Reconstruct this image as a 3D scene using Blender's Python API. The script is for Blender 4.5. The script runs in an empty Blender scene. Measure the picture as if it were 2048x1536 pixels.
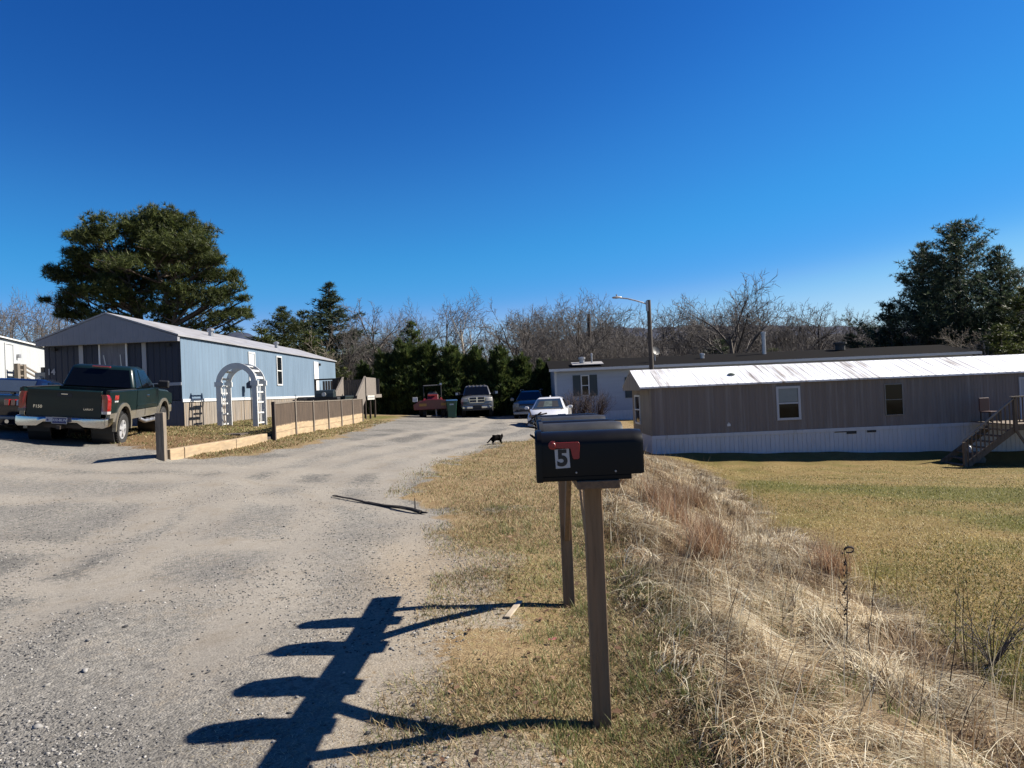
import bpy, bmesh, math, random
import numpy as np
from mathutils import Vector, Matrix, Euler
R=math.radians; PI=math.pi
sc=bpy.context.scene; COL=sc.collection
rng=np.random.default_rng(7); random.seed(7)
# ---------------------------------------------------------------- camera
F=1420.0; CAMZ=1.66; PITCH=math.atan(13.7/F); ROLL=R(2.4)
cp,sp=math.cos(PITCH),math.sin(PITCH); cr,sr=math.cos(ROLL),math.sin(ROLL)
fwd=Vector((0,cp,sp)); r0=Vector((1,0,0)); u0=Vector((0,-sp,cp))
CR=cr*r0-sr*u0; CU=sr*r0+cr*u0
cam=bpy.data.cameras.new('camera'); cam.sensor_width=36; cam.lens=F/2048*36; cam.clip_end=6000; cam.clip_start=.05
co=bpy.data.objects.new('camera',cam); COL.objects.link(co)
co.matrix_world=Matrix(((CR.x,CU.x,-fwd.x,0),(CR.y,CU.y,-fwd.y,0),(CR.z,CU.z,-fwd.z,CAMZ),(0,0,0,1)))
sc.camera=co
def ray(px,py): return (fwd*F+CR*(px-1024)+CU*(768-py))
def W(px,py,d):
    r=ray(px,py); k=d/r.y; return Vector((r.x*k,d,CAMZ+r.z*k))
# ---------------------------------------------------------------- terrain
def sst(a,b,x):
    t=np.clip((x-a)/(b-a),0,1); return t*t*(3-2*t)
def fn(x,y,s,seed):                       # cheap value noise for zone edges
    r=np.random.default_rng(seed).random((64,64)); u=x*s; v=y*s
    i=np.floor(u).astype(int); j=np.floor(v).astype(int); fu=u-i; fv=v-j; fu=fu*fu*(3-2*fu); fv=fv*fv*(3-2*fv)
    g=lambda a,b: r[a%64,b%64]
    return g(i,j)*(1-fu)*(1-fv)+g(i+1,j)*fu*(1-fv)+g(i,j+1)*(1-fu)*fv+g(i+1,j+1)*fu*fv
def foot(y): return np.interp(y,[0,5,8.5,22,30,60],[3.3,3.45,3.95,5.85,6.2,7.0])
def crest(y): return np.interp(y,[0,8,11,20,28,34,60],[.85,.85,1.1,1.5,0.2,-.5,-.5])
def H(x,y):
    x=np.asarray(x,float); y=np.asarray(y,float)
    z=np.interp(y,[-10,4,10,20,32,45,60],[0,0,.04,.1,.06,0,.1])
    z=z+np.interp(y,[-10,3,8,14,60],[0,0,.02,.055,.06])*np.clip(-x-1,0,14)
    z=z+.17*sst(7.50,7.72,-x)*sst(14.9,15.6,y)*sst(38,36,y)
    lawn=-.52-.026*np.clip(y,-5,32)-.036*np.clip(np.minimum(x,24)-6,0,99)+sst(33.5,41,y)*1.0-.42*sst(16,27,y)*(1-sst(29.6,30.9,y))*sst(6.0,8.5,x)
    t=sst(0,1,(x-crest(y))/(foot(y)-crest(y)))
    z=z*(1-t)+lawn*t
    z=z-.06*np.exp(-((x-.4)/.3)**2)*sst(9,7,y)
    z=z+.062*np.clip(-x-9.6,0,5)*sst(11,15.5,y)*sst(25,21,y)
    bk=sst(.0,.5,x-crest(y)+.1)*sst(.3,-.5,x-foot(y))*sst(30,22,y)
    z=z+bk*(.17*(fn(x,y,2.1,71)-.5)+.09*(fn(x,y,4.3,72)-.5)+.06*(fn(x+y*.3,y,.8,73)-.5))
    near=sst(60,25,y)
    z=z+near*(.018*np.sin(x*1.3+y*.7)+.014*np.sin(x*2.9-y*1.7+1)+.010*np.sin(x*.9+y*3.1)+.006*np.sin(5.1*x+2.2*y))
    return z
def h1(x,y): return float(H(x,y))
def G(px,py,dmax=200):
    r=ray(px,py); r=r/r.y; d=1.0
    while d<dmax:
        z=CAMZ+r.z*d
        if z<h1(r.x*d,d):
            lo,hi=d-max(.02,d*.01)*1.01,d
            for _ in range(20):
                m=(lo+hi)/2
                if CAMZ+r.z*m<h1(r.x*m,m): hi=m
                else: lo=m
            return Vector((r.x*hi,hi,h1(r.x*hi,hi)))
        d+=max(.02,d*.01)
    return Vector((r.x*dmax,dmax,h1(r.x*dmax,dmax)))
# ---------------------------------------------------------------- materials
MATS={}; KA=.63; KL=.74
def lin(c):
    return tuple(((v/255)/12.92 if v/255<=.04045 else ((v/255+.055)/1.055)**2.4) for v in c)
class N:
    def __init__(s,mat):
        mat.use_nodes=True; s.t=mat.node_tree; s.t.nodes.clear()
    def n(s,ty,**k):
        x=s.t.nodes.new(ty)
        for a,b in k.items():
            if a.startswith('i_'):
                key=a[2:]
                key=int(key) if key.isdigit() else key.replace('_',' ')
                x.inputs[key].default_value=b
            else: setattr(x,a,b)
        return x
    def l(s,a,b): s.t.links.new(a,b)
    def ramp(s,fac,stops,interp='LINEAR'):
        r=s.n('ShaderNodeValToRGB'); cr_=r.color_ramp; cr_.interpolation=interp
        while len(cr_.elements)<len(stops): cr_.elements.new(.5)
        for e,(p,c) in zip(cr_.elements,stops):
            e.position=p; e.color=(c,c,c,1) if isinstance(c,(int,float)) else (*c[:3],1)
        s.l(fac,r.inputs[0]); return r.outputs[0]
    def mix(s,f,a,b,mode='MIX'):
        m=s.n('ShaderNodeMix',data_type='RGBA',blend_type=mode)
        for sock,v in ((m.inputs[0],f),(m.inputs[6],a),(m.inputs[7],b)):
            if hasattr(v,'links') : s.l(v,sock)
            elif isinstance(v,(int,float)): sock.default_value=v if sock==m.inputs[0] else (v,v,v,1)
            else: sock.default_value=(*v[:3],1)
        return m.outputs[2]
    def math(s,op,a,b=0,clamp=False):
        m=s.n('ShaderNodeMath',operation=op,use_clamp=clamp)
        for i,v in enumerate((a,b)):
            if hasattr(v,'links'): s.l(v,m.inputs[i])
            else: m.inputs[i].default_value=v
        return m.outputs[0]
    def noise(s,vec,scale,detail=4,rough=.55,dist=0):
        x=s.n('ShaderNodeTexNoise',i_Scale=scale,i_Detail=detail,i_Roughness=rough,i_Distortion=dist); s.l(vec,x.inputs['Vector']); return x.outputs[0]
    def coords(s,stretch=None,out='Object'):
        t=s.n('ShaderNodeTexCoord').outputs[out]
        if stretch:
            m=s.n('ShaderNodeMapping'); m.inputs['Scale'].default_value=stretch; s.l(t,m.inputs[0]); return m.outputs[0]
        return t
    def bsdf(s,col,rough=.6,metal=0,spec=.5,coat=0,normal=None):
        b=s.n('ShaderNodeBsdfPrincipled')
        for key,v in (('Base Color',col),('Roughness',rough),('Metallic',metal),('Specular IOR Level',spec),('Coat Weight',coat)):
            if hasattr(v,'links'): s.l(v,b.inputs[key])
            elif key=='Base Color': b.inputs[key].default_value=(*v[:3],1)
            else: b.inputs[key].default_value=v
        b.inputs['Coat Roughness'].default_value=.05
        if normal is not None: s.l(normal,b.inputs['Normal'])
        return b
    def out(s,sh):
        o=s.n('ShaderNodeOutputMaterial'); s.l(sh,o.inputs[0])
    def bump(s,h,strength,dist=.01):
        b=s.n('ShaderNodeBump',i_Strength=strength,i_Distance=dist); s.l(h,b.inputs['Height']); return b.outputs[0]
def newmat(name):
    m=bpy.data.materials.new(name); MATS[name]=m; return m,N(m)
def M(name,col,rough=.6,metal=0,var=.15,vs=3,bump=0,bs=40,stretch=None,spec=.5,coat=0,dirt=None,dirt_s=2,dirt_t=(.5,.75),dstretch=None):
    if name in MATS: return MATS[name]
    m,k=newmat(name); v=k.coords(stretch)
    if metal<.6: col=tuple(c*KA for c in col); dirt=tuple(c*KA for c in dirt) if dirt else None
    n=k.noise(v,vs,5,.6)
    lo=tuple(c*(1-var) for c in col); hi=tuple(min(1,c*(1+var)) for c in col)
    c=k.ramp(n,[(.3,lo),(.7,hi)])
    if dirt:
        d=k.noise(k.coords(dstretch or stretch),dirt_s,6,.65)
        c=k.mix(k.ramp(d,[(dirt_t[0],0),(dirt_t[1],1)]),c,dirt)
    r=k.ramp(n,[(.3,max(0,rough-.06)),(.7,min(1,rough+.06))])
    nm=None
    if bump: nm=k.bump(k.noise(v,bs,4,.6),bump,.01)
    k.out(k.bsdf(c,r,metal,spec,coat,nm).outputs[0]); return m
def leafmat(name,stops,trans=.25,rough=.6,noise_s=.6,noise_amt=.5):
    m,k=newmat(name)
    g=k.n('ShaderNodeNewGeometry'); c=k.ramp(g.outputs['Random Per Island'],[(p_,tuple(x*KL for x in c_)) for p_,c_ in stops])
    n=k.noise(k.coords(),noise_s,3)
    c=k.mix(1,c,k.ramp(n,[(.3,1-noise_amt),(.7,1+noise_amt*.6)]),'MULTIPLY')
    b=k.bsdf(c,rough,0,.25)
    t=k.n('ShaderNodeBsdfTranslucent'); k.l(c,t.inputs[0])
    x=k.n('ShaderNodeMixShader'); x.inputs[0].default_value=trans; k.l(b.outputs[0],x.inputs[1]); k.l(t.outputs[0],x.inputs[2]); k.out(x.outputs[0]); return m
# ---------------------------------------------------------------- objects
def tag(o,label=None,cat=None,group=None,kind=None):
    if label: o['label']=label
    if cat: o['category']=cat
    if group: o['group']=group
    if kind: o['kind']=kind
    return o
def thing(name,label,cat,loc=(0,0,0),rz=0,group=None,rot=None):
    o=bpy.data.objects.new(name,None); COL.objects.link(o); o.location=loc; o.rotation_euler=rot or (0,0,rz); o.empty_display_size=.1
    return tag(o,label,cat,group)
def link(name,me,mat,parent=None,loc=(0,0,0)):
    o=bpy.data.objects.new(name,me); COL.objects.link(o); o.location=loc
    if mat: me.materials.clear(); me.materials.append(mat)
    if parent: o.parent=parent
    return o
def npmesh(name,V,Fs):
    """V (n,3); Fs list of int arrays (m,k)"""
    me=bpy.data.meshes.new(name); V=np.ascontiguousarray(V,dtype=np.float32)
    me.vertices.add(len(V)); me.vertices.foreach_set('co',V.ravel())
    Fs=[np.asarray(f) for f in Fs if len(f)]
    loops=np.concatenate([f.ravel() for f in Fs]).astype(np.int32)
    tot=np.concatenate([np.full(len(f),f.shape[1]) for f in Fs]).astype(np.int32)
    st=np.concatenate([[0],np.cumsum(tot)[:-1]]).astype(np.int32)
    me.loops.add(len(loops)); me.loops.foreach_set('vertex_index',loops)
    me.polygons.add(len(tot)); me.polygons.foreach_set('loop_start',st); me.polygons.foreach_set('loop_total',tot)
    me.update(calc_edges=True); return me
class MB:
    def __init__(s): s.v=[]; s.f=[]
    def add(s,vs,fs):
        o=len(s.v); s.v+= [tuple(v) for v in vs]; s.f+=[tuple(i+o for i in f) for f in fs]; return s
    def bx(s,x0,x1,y0,y1,z0,z1,M_=None):
        vs=[(x,y,z) for z in (z0,z1) for y in (y0,y1) for x in (x0,x1)]
        if M_ is not None: vs=[M_@Vector(v) for v in vs]
        return s.add(vs,[(0,2,3,1),(4,5,7,6),(0,1,5,4),(2,6,7,3),(0,4,6,2),(1,3,7,5)])
    def bar(s,a,b,w,t,up=(0,0,1)):
        a=Vector(a);b=Vector(b);d=b-a;L=d.length;d.normalize();up=Vector(up)
        sx=d.cross(up); 
        if sx.length<1e-4: sx=d.cross(Vector((1,0,0)))
        sx.normalize(); uz=sx.cross(d)
        M_=Matrix(((sx.x,d.x,uz.x,a.x),(sx.y,d.y,uz.y,a.y),(sx.z,d.z,uz.z,a.z),(0,0,0,1)))
        return s.bx(-w/2,w/2,0,L,-t/2,t/2,M_)
    def tube(s,pts,r,n=8,cap=True):
        pts=[Vector(p) for p in pts]; rs=r if isinstance(r,(list,tuple)) else [r]*len(pts); rings=[]
        for i,p in enumerate(pts):
            d=(pts[min(i+1,len(pts)-1)]-pts[max(i-1,0)]).normalized()
            a=d.cross(Vector((.13,.07,1))); 
            if a.length<.05: a=d.cross(Vector((1,0,0)))
            a.normalize(); b=d.cross(a)
            rings.append([p+(a*math.cos(2*PI*j/n)+b*math.sin(2*PI*j/n))*rs[i] for j in range(n)])
        return s.loft(rings,cap)
    def loft(s,rings,cap=True,closed=True):
        n=len(rings[0]); o=len(s.v)
        for r in rings: s.v+=[tuple(v) for v in r]
        for i in range(len(rings)-1):
            for j in range(n if closed else n-1):
                a=o+i*n+j; b=o+i*n+(j+1)%n
                s.f.append((a,b,b+n,a+n))
        if cap: s.f.append(tuple(o+j for j in reversed(range(n)))); s.f.append(tuple(o+(len(rings)-1)*n+j for j in range(n)))
        return s
    def lathe(s,prof,n=24,M_=None,axis='z',cap=True):
        rings=[]
        for r,h in prof:
            ring=[]
            for j in range(n):
                c,t=math.cos(2*PI*j/n)*r,math.sin(2*PI*j/n)*r
                v=Vector((c,t,h)) if axis=='z' else Vector((h,c,t)) if axis=='x' else Vector((t,h,c))
                ring.append(M_@v if M_ is not None else v)
            rings.append(ring)
        return s.loft(rings,cap)
    def prism(s,poly,axis,c0,c1,M_=None):
        def P(a,b,c): 
            v=Vector((c,a,b)) if axis=='x' else Vector((a,c,b)) if axis=='y' else Vector((a,b,c))
            return M_@v if M_ is not None else v
        return s.loft([[P(a,b,c0) for a,b in poly],[P(a,b,c1) for a,b in poly]])
    def quad(s,a,b,c,d): return s.add([a,b,c,d],[(0,1,2,3)])
    def slab(s,q,t):
        """quad q (4 pts) thickened along its normal by t"""
        q=[Vector(p) for p in q]; nrm=(q[1]-q[0]).cross(q[3]-q[0]).normalized()*t
        return s.loft([q,[p+nrm for p in q]])
    def build(s,name,mat,parent=None,loc=(0,0,0),smooth=None,bevel=0):
        me=bpy.data.meshes.new(name); me.from_pydata(s.v,[],s.f)
        bm=bmesh.new(); bm.from_mesh(me); bmesh.ops.recalc_face_normals(bm,faces=bm.faces); bm.to_mesh(me); bm.free()
        o=link(name,me,mat,parent,loc)
        if smooth:
            me.polygons.foreach_set('use_smooth',[True]*len(me.polygons)); me.set_sharp_from_angle(angle=R(smooth))
        if bevel:
            b=o.modifiers.new('bevel','BEVEL'); b.width=bevel; b.segments=2; b.limit_method='ANGLE'; b.angle_limit=R(40)
        return o
def text(s,size,name,mat,parent,M_,ext=.004,off=0,align='CENTER'):
    cu=bpy.data.curves.new('t','FONT'); cu.body=s; cu.size=size; cu.extrude=ext; cu.offset=off; cu.align_x=align; cu.align_y='CENTER'; cu.resolution_u=6
    o=bpy.data.objects.new('t',cu); COL.objects.link(o)
    dg=bpy.context.evaluated_depsgraph_get(); me=bpy.data.meshes.new_from_object(o.evaluated_get(dg)); bpy.data.objects.remove(o); bpy.data.curves.remove(cu)
    me.name=name; me.transform(M_); return link(name,me,mat,parent)
def plane_M(o,x,z):
    """text matrix: text x axis -> x, text y axis -> z, at origin o"""
    x=Vector(x).normalized(); z=Vector(z).normalized(); n=x.cross(z)
    return Matrix(((x.x,z.x,n.x,o[0]),(x.y,z.y,n.y,o[1]),(x.z,z.z,n.z,o[2]),(0,0,0,1)))
def copy_tree(o,parent=None):
    c=o.copy(); COL.objects.link(c)
    if parent: c.parent=parent
    for ch in o.children: copy_tree(ch,c)
    return c
# ---------------------------------------------------------------- light
SUN_EL=R(38); SUN_AZ=R(13)      # azimuth measured from +X toward +Y
sd=Vector((math.cos(SUN_EL)*math.cos(SUN_AZ),math.cos(SUN_EL)*math.sin(SUN_AZ),math.sin(SUN_EL)))
sl=bpy.data.lights.new('sun','SUN'); sl.energy=5.0; sl.angle=R(.53); sl.color=(1,.93,.82)
so=bpy.data.objects.new('sun',sl); COL.objects.link(so); so.rotation_euler=sd.to_track_quat('Z','Y').to_euler(); so.location=(20,5,30)
w=bpy.data.worlds.new('World'); sc.world=w; w.use_nodes=True
t=w.node_tree; t.nodes.clear()
sky=t.nodes.new('ShaderNodeTexSky'); sky.sky_type='NISHITA'; sky.sun_disc=False; sky.sun_elevation=SUN_EL; sky.sun_rotation=R(90)-SUN_AZ
sky.air_density=1.0; sky.dust_density=.15; sky.ozone_density=3.0; sky.altitude=900
hs=t.nodes.new('ShaderNodeHueSaturation'); hs.inputs['Saturation'].default_value=1.28; hs.inputs['Value'].default_value=1.0
bg=t.nodes.new('ShaderNodeBackground'); bg.inputs[1].default_value=.10
ow=t.nodes.new('ShaderNodeOutputWorld')
EXPO=1.4
cv_=t.nodes.new('ShaderNodeRGBCurve')                                 # deep clear winter sky: contrast of the sky colour itself
for i_,pts in enumerate((((0,0),(.034,.012),(.073,.036),(.122,.057),(.17,.095),(.22,.19),(.35,.40),(1,1)),((0,0),(.13,.100),(.238,.255),(.305,.335),(.402,.40),(.52,.58),(1,1)),((0,0),(.33,.41),(.56,.76),(.70,.88),(1,1)))):
    c_=cv_.mapping.curves[i_]
    for p_ in pts[1:-1]: c_.points.new(*p_)
    c_.points[-1].location=pts[-1]
cv_.mapping.update()
m1=t.nodes.new('ShaderNodeVectorMath'); m1.operation='SCALE'; m1.inputs['Scale'].default_value=.1
m2=t.nodes.new('ShaderNodeVectorMath'); m2.operation='SCALE'; m2.inputs['Scale'].default_value=1/(.1*2**EXPO)
t.links.new(sky.outputs[0],hs.inputs['Color']); t.links.new(hs.outputs[0],m1.inputs[0]); t.links.new(m1.outputs[0],cv_.inputs['Color']); t.links.new(cv_.outputs[0],m2.inputs[0])
t.links.new(m2.outputs[0],bg.inputs[0]); t.links.new(bg.outputs[0],ow.inputs[0])
sc.view_settings.view_transform='Standard'; sc.view_settings.look='None'; sc.view_settings.exposure=EXPO; sc.view_settings.gamma=1
sc.render.engine='CYCLES'; sc.cycles.max_bounces=6; sc.cycles.diffuse_bounces=3; sc.cycles.glossy_bounces=3; sc.cycles.transmission_bounces=6; sc.cycles.transparent_max_bounces=8
sc.cycles.use_denoising=True; sc.cycles.use_adaptive_sampling=True; sc.cycles.adaptive_threshold=.01
# ---------------------------------------------------------------- ground
def axis_pts(lo,hi,step,growth,lim0,lim1):
    a=list(np.arange(lo,hi,step)); s=step; x=a[-1]
    while x<lim1: s*=growth; x+=s; a.append(x)
    s=step; x=a[0]
    while x>lim0: s*=growth; x-=s; a.insert(0,x)
    return np.array(a)
gx=axis_pts(-4,5,.07,1.045,-700,700)
gy=[-6.]; 
while gy[-1]<1.5: gy.append(gy[-1]+.25)
while gy[-1]<1500: gy.append(gy[-1]+max(.045,.013*gy[-1]))
gy=np.array(gy); GX,GY=np.meshgrid(gx,gy)
Z=H(GX,GY)
def xr(y): return np.interp(y,[0,3.2,4.6,5.9,7.2,9.2,10.8,14,16.6,20,24,30,40],[-.15,-.25,-.3,-.2,-.35,-.75,-1.5,-1.75,-1.5,-.5,.8,3.2,3.5])   # right road edge
def road_left(x,y):                        # >0 inside the road
    a=x-np.interp(y,[15.5,17.5,20.7,26,34,45],[-7.1,-6.5,-5.95,-6.0,-6.3,-6.6])
    b=(np.interp(x,[-30,-15,-9,-7.1,-6],[24,20,16.9,16.0,17.2]))-y
    return np.maximum(a*np.where(y>15.5,1,0)+np.where(y>15.5,0,5),b)
nz=fn(GX,GY,.9,1)-.5; nz2=fn(GX,GY,3.1,2)-.5; nz3=fn(GX,GY,.35,3)-.5
dr=np.minimum(xr(GY)-GX,road_left(GX,GY))
dr=np.minimum(dr,47-GY)
wd=np.interp(GY,[2,6,15],[.9,.75,.6])
grav=sst(-.5,.5,(dr+nz*.8+nz2*.7)/wd)
grav=np.maximum(grav,.85*np.exp(-((GY-(9.55-.1*GX)+nz*.5)/.22)**2)*sst(.9,.2,GX)*sst(-1.6,-1.2,GX)*(.6+nz2))
lawnw=sst(-.2,.5,GX-foot(GY)+nz*.6)*np.where(GY<60,1,0)
bank=sst(-.3,.4,GX-np.interp(GY,[0,8,11,20,28],[.75,.8,1.2,2.4,5.0])+nz*.5)*(1-lawnw)*np.where(GY<31,1,0)
green=np.clip(.22+.5*nz3+.35*nz,0,1)
strip=np.exp(-((GY-(17.5-.42*(GX-7)))/1.5)**2)*sst(5,7,GX)+.8*np.exp(-((GY-(12-.3*(GX-8)))/1.3)**2)*sst(6.5,8.5,GX)
green=np.where(lawnw>.3,np.clip(.30+.9*strip+.5*nz+.25*nz2,0,1),green)
green=green*(1-bank*.8)
yard=sst(6.9,7.6,-GX)*sst(20,24,GY)*sst(48,40,GY); green=np.clip(green+yard*.35,0,1)
soil=np.clip(sst(-6.6,-7.6,GX)*sst(14.5,16,GY)*sst(22,20,GY)+.5*sst(-5.6,-6.4,GX)*sst(26,20,GY)*sst(15,16,GY)*(nz+.6),0,1)
def band(c,w_): return np.exp(-(c/w_)**2)
trk_=band(GX-(xr(GY)-.55),.35)*.9
for o_ in (1.9,3.35,4.6): trk_=np.maximum(trk_,band(GX-(xr(GY)*.6-o_+.35*np.sin(GY*.23+o_)),.30)*sst(3.5,5,GY))
for y0_,sl_2,w_ in ((6.4,.16,.28),(7.9,.15,.30),(10.6,.10,.35),(12.6,.06,.4),(14.4,.02,.4)): trk_=np.maximum(trk_,band(GY-(y0_-sl_2*(GX+3)+.25*np.sin(GX*.6+y0_)),w_)*sst(-1.2,-2.6,GX)*.85)
dustw=np.clip(trk_*(.55+.9*(nz+.5))+.5*nz3+.22,0,1); brownw=np.clip(band(GX-(xr(GY)-.35),.75)*sst(10,6.5,GY)*(.9+1.2*nz),0,1); darkp=np.clip((fn(GX*.6+GY*.25,GY,.75,81)-.52)*3.2+.6*nz2,0,1)*(1-trk_)
def grid_obj(name,mask,label):
    ny,nx=GX.shape; idx=np.arange(ny*nx).reshape(ny,nx)
    q=np.stack([idx[:-1,:-1],idx[:-1,1:],idx[1:,1:],idx[1:,:-1]],-1)[mask]
    used,inv=np.unique(q.ravel(),return_inverse=True)
    V=np.stack([GX.ravel(),GY.ravel(),Z.ravel()],-1)[used]
    me=npmesh(name,V,[inv.reshape(-1,4)])
    for an,arr in (('zone',np.stack([grav,green,bank,lawnw],-1)),('soil',np.stack([soil,dustw,darkp*(1-brownw),brownw],-1))):
        a=me.color_attributes.new(an,'FLOAT_COLOR','POINT'); a.data.foreach_set('color',arr.reshape(-1,4)[used].astype(np.float32).ravel())
    me.polygons.foreach_set('use_smooth',[True]*len(me.polygons))
    return tag(link(name,me,gmat),label,None,None,'structure')
gmat,k=newmat('ground_mat'); P=k.coords()
zone=k.n('ShaderNodeVertexColor',layer_name='zone'); sep=k.n('ShaderNodeSeparateColor'); k.l(zone.outputs[0],sep.inputs[0])
soilc=k.n('ShaderNodeVertexColor',layer_name='soil'); sep2=k.n('ShaderNodeSeparateColor'); k.l(soilc.outputs[0],sep2.inputs[0])
vor=k.n('ShaderNodeTexVoronoi',i_Scale=62.0); k.l(P,vor.inputs['Vector'])
vor2=k.n('ShaderNodeTexVoronoi',i_Scale=24.0); k.l(P,vor2.inputs['Vector'])
big=k.noise(P,.55,5,.6,.4); mid=k.noise(P,2.6,5,.62,.3); fine=k.noise(P,75,4,.7); med=k.noise(P,17,4,.6)
streak=k.noise(k.coords((.9,.28,1)),1.5,5,.6,.6)
stone=k.ramp(k.math('ADD',k.math('MULTIPLY',vor.outputs['Color'],.6),k.math('MULTIPLY',fine,.4)),[(.2,(.10,.10,.098)),(.5,(.25,.243,.23)),(.72,(.38,.365,.34)),(.9,(.58,.565,.53))])
stone2=k.ramp(vor2.outputs['Color'],[(.15,(.14,.135,.13)),(.6,(.29,.275,.25)),(.95,(.47,.445,.41))])
stone=k.mix(.35,stone,stone2)
dust=k.mix(k.ramp(fine,[(.35,0),(.65,1)]),(.30,.275,.24),(.47,.43,.375))
dust=k.mix(k.ramp(mid,[(.5,0),(.7,.7)]),dust,(.31,.26,.20))
dust=k.mix(.38,dust,stone)
stone=k.mix(k.math('MULTIPLY',sep2.outputs['Blue'],.75),stone,k.mix(1,stone,(.50,.51,.53),'MULTIPLY'))
gm=k.math('ADD',k.math('ADD',k.math('MULTIPLY',big,.26),k.math('MULTIPLY',sep2.outputs['Green'],.30)),k.math('ADD',k.math('MULTIPLY',mid,.30),k.math('MULTIPLY',streak,.22)))
gm=k.math('ADD',gm,k.math('MULTIPLY',k.math('SUBTRACT',med,.5),.75)); gm=k.math('ADD',gm,k.math('MULTIPLY',k.math('SUBTRACT',fine,.5),.45))
gravel=k.mix(k.ramp(gm,[(.47,0),(.63,1)]),stone,dust); gravel=k.mix(k.math('MULTIPLY',soilc.outputs['Alpha'],.85),gravel,k.mix(.3,k.ramp(k.math('ADD',k.math('MULTIPLY',fine,.5),k.math('MULTIPLY',mid,.5)),[(.3,(.22,.165,.105)),(.5,(.40,.32,.225)),(.7,(.54,.45,.33))]),stone)); gravel=k.mix(1,gravel,(.57,.56,.54),'MULTIPLY')
straw=k.ramp(k.math('ADD',k.math('MULTIPLY',fine,.55),k.math('MULTIPLY',med,.45)),[(.3,(.11,.08,.045)),(.46,(.27,.20,.115)),(.6,(.42,.325,.19)),(.8,(.60,.50,.32))])
straw=k.mix(k.ramp(mid,[(.4,0),(.7,.6)]),straw,(.20,.125,.06))
grn=k.ramp(k.math('ADD',k.math('MULTIPLY',fine,.6),k.math('MULTIPLY',med,.4)),[(.3,(.045,.052,.016)),(.5,(.14,.14,.045)),(.75,(.30,.275,.10))])
gmask=k.math('ADD',sep.outputs['Green'],k.math('MULTIPLY',k.math('SUBTRACT',med,.5),1.5))
grass=k.mix(k.ramp(gmask,[(.25,0),(.75,1)]),straw,grn)
sl_=k.ramp(k.math('ADD',k.math('MULTIPLY',fine,.6),k.math('MULTIPLY',med,.4)),[(.3,(.07,.042,.022)),(.5,(.17,.105,.055)),(.7,(.30,.205,.11))])
grass=k.mix(k.math('MULTIPLY',sep2.outputs['Red'],.85),grass,sl_)
e=k.math('ADD',sep.outputs['Red'],k.math('MULTIPLY',k.math('SUBTRACT',med,.5),1.7))
grass=k.mix(k.math('ADD',zone.outputs['Alpha'],0,True),k.mix(1,grass,(.60,.585,.56),'MULTIPLY'),k.mix(1,grass,(.50,.48,.34),'MULTIPLY'))
grass=k.mix(k.math('MULTIPLY',sep.outputs['Blue'],.8),grass,k.ramp(fine,[(.3,(.035,.025,.015)),(.7,(.13,.095,.055))]))
col=k.mix(k.ramp(e,[(.3,0),(.7,1)]),grass,gravel)
hgt=k.math('ADD',k.math('MULTIPLY',vor.outputs['Distance'],-1.0),k.math('ADD',fine,k.math('MULTIPLY',med,1.5)))
rgh=k.math('SUBTRACT',1.0,k.math('MULTIPLY',sep2.outputs['Green'],.75))
nm=k.bump(k.math('MULTIPLY',hgt,rgh),.55,.014)
k.out(k.bsdf(col,.95,0,.1,0,nm).outputs[0])
cx=(GX[:-1,:-1]+GX[1:,1:])/2; cy=(GY[:-1,:-1]+GY[1:,1:])/2
gc=grav[:-1,:-1]; roadm=(gc>.5)&(cy<47); lawnm=(~roadm)&(lawnw[:-1,:-1]>.5)&(cy<31.5)
grid_obj('gravel_road',roadm,'pale gravel and dust drive running to the parked vehicles')
grid_obj('lawn',lawnm,'patchy green and straw coloured lawn below the bank')
grid_obj('ground',~(roadm|lawnm),'dry grass verge, bank and yards around the drive')
# ---------------------------------------------------------------- hills
def ridge(name,pts,d,depth,mat,label,rough=1):
    xs=np.array([W(p[0],p[1],d).x for p in pts]); zs=np.array([W(p[0],p[1],d).z for p in pts])
    X=np.linspace(xs[0],xs[-1],160); T=np.interp(X,xs,zs)
    T=T+rough*(fn(X,X*0,.05,5)-.5)*2+rough*(fn(X,X*0,.2,6)-.5)
    rows=[]
    for s_,f_ in ((-1.,.0),(-.7,.35),(-.4,.7),(-.15,.94),(0,1),(.4,.8),(1,0)):
        rows.append(np.stack([X,np.full_like(X,d+s_*depth),-8+(T+8)*f_+rough*.8*(fn(X,X*0+s_*9,.08,8)-.5)*f_],-1))
    V=np.concatenate(rows); n=160; i=np.arange(n-1)
    Q=np.concatenate([np.stack([r_*n+i,r_*n+i+1,(r_+1)*n+i+1,(r_+1)*n+i],-1) for r_ in range(6)])
    me=npmesh(name,V,[Q]); me.polygons.foreach_set('use_smooth',[True]*len(me.polygons))
    return tag(link(name,me,mat),label,None,None,'structure')
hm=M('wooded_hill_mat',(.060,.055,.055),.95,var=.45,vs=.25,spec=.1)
hm2=M('haze_blue_mountain_mat',(.045,.055,.09),.95,var=.2,vs=.02,spec=.1)  # blue of the distant air haze is put into this base colour
ridge('hill',[(930,750),(1010,735),(1080,715),(1200,690),(1300,676),(1420,668),(1560,664),(1700,666),(1850,662),(2100,655),(2500,650)],230,60,hm,'wooded ridge rising behind the bare trees',2)
ridge('mountain',[(430,720),(455,672),(478,660),(500,668),(560,690),(640,705),(760,720)],1300,300,hm2,'small haze-blue mountain seen beside the big pine',2)
ridge('mountain',[(1050,700),(1150,668),(1250,656),(1340,656),(1420,652),(1490,649),(1560,651),(1650,654),(1800,655),(2100,660)],1300,300,hm2,'long haze-blue mountain behind the bare trees to the right',3)
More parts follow.
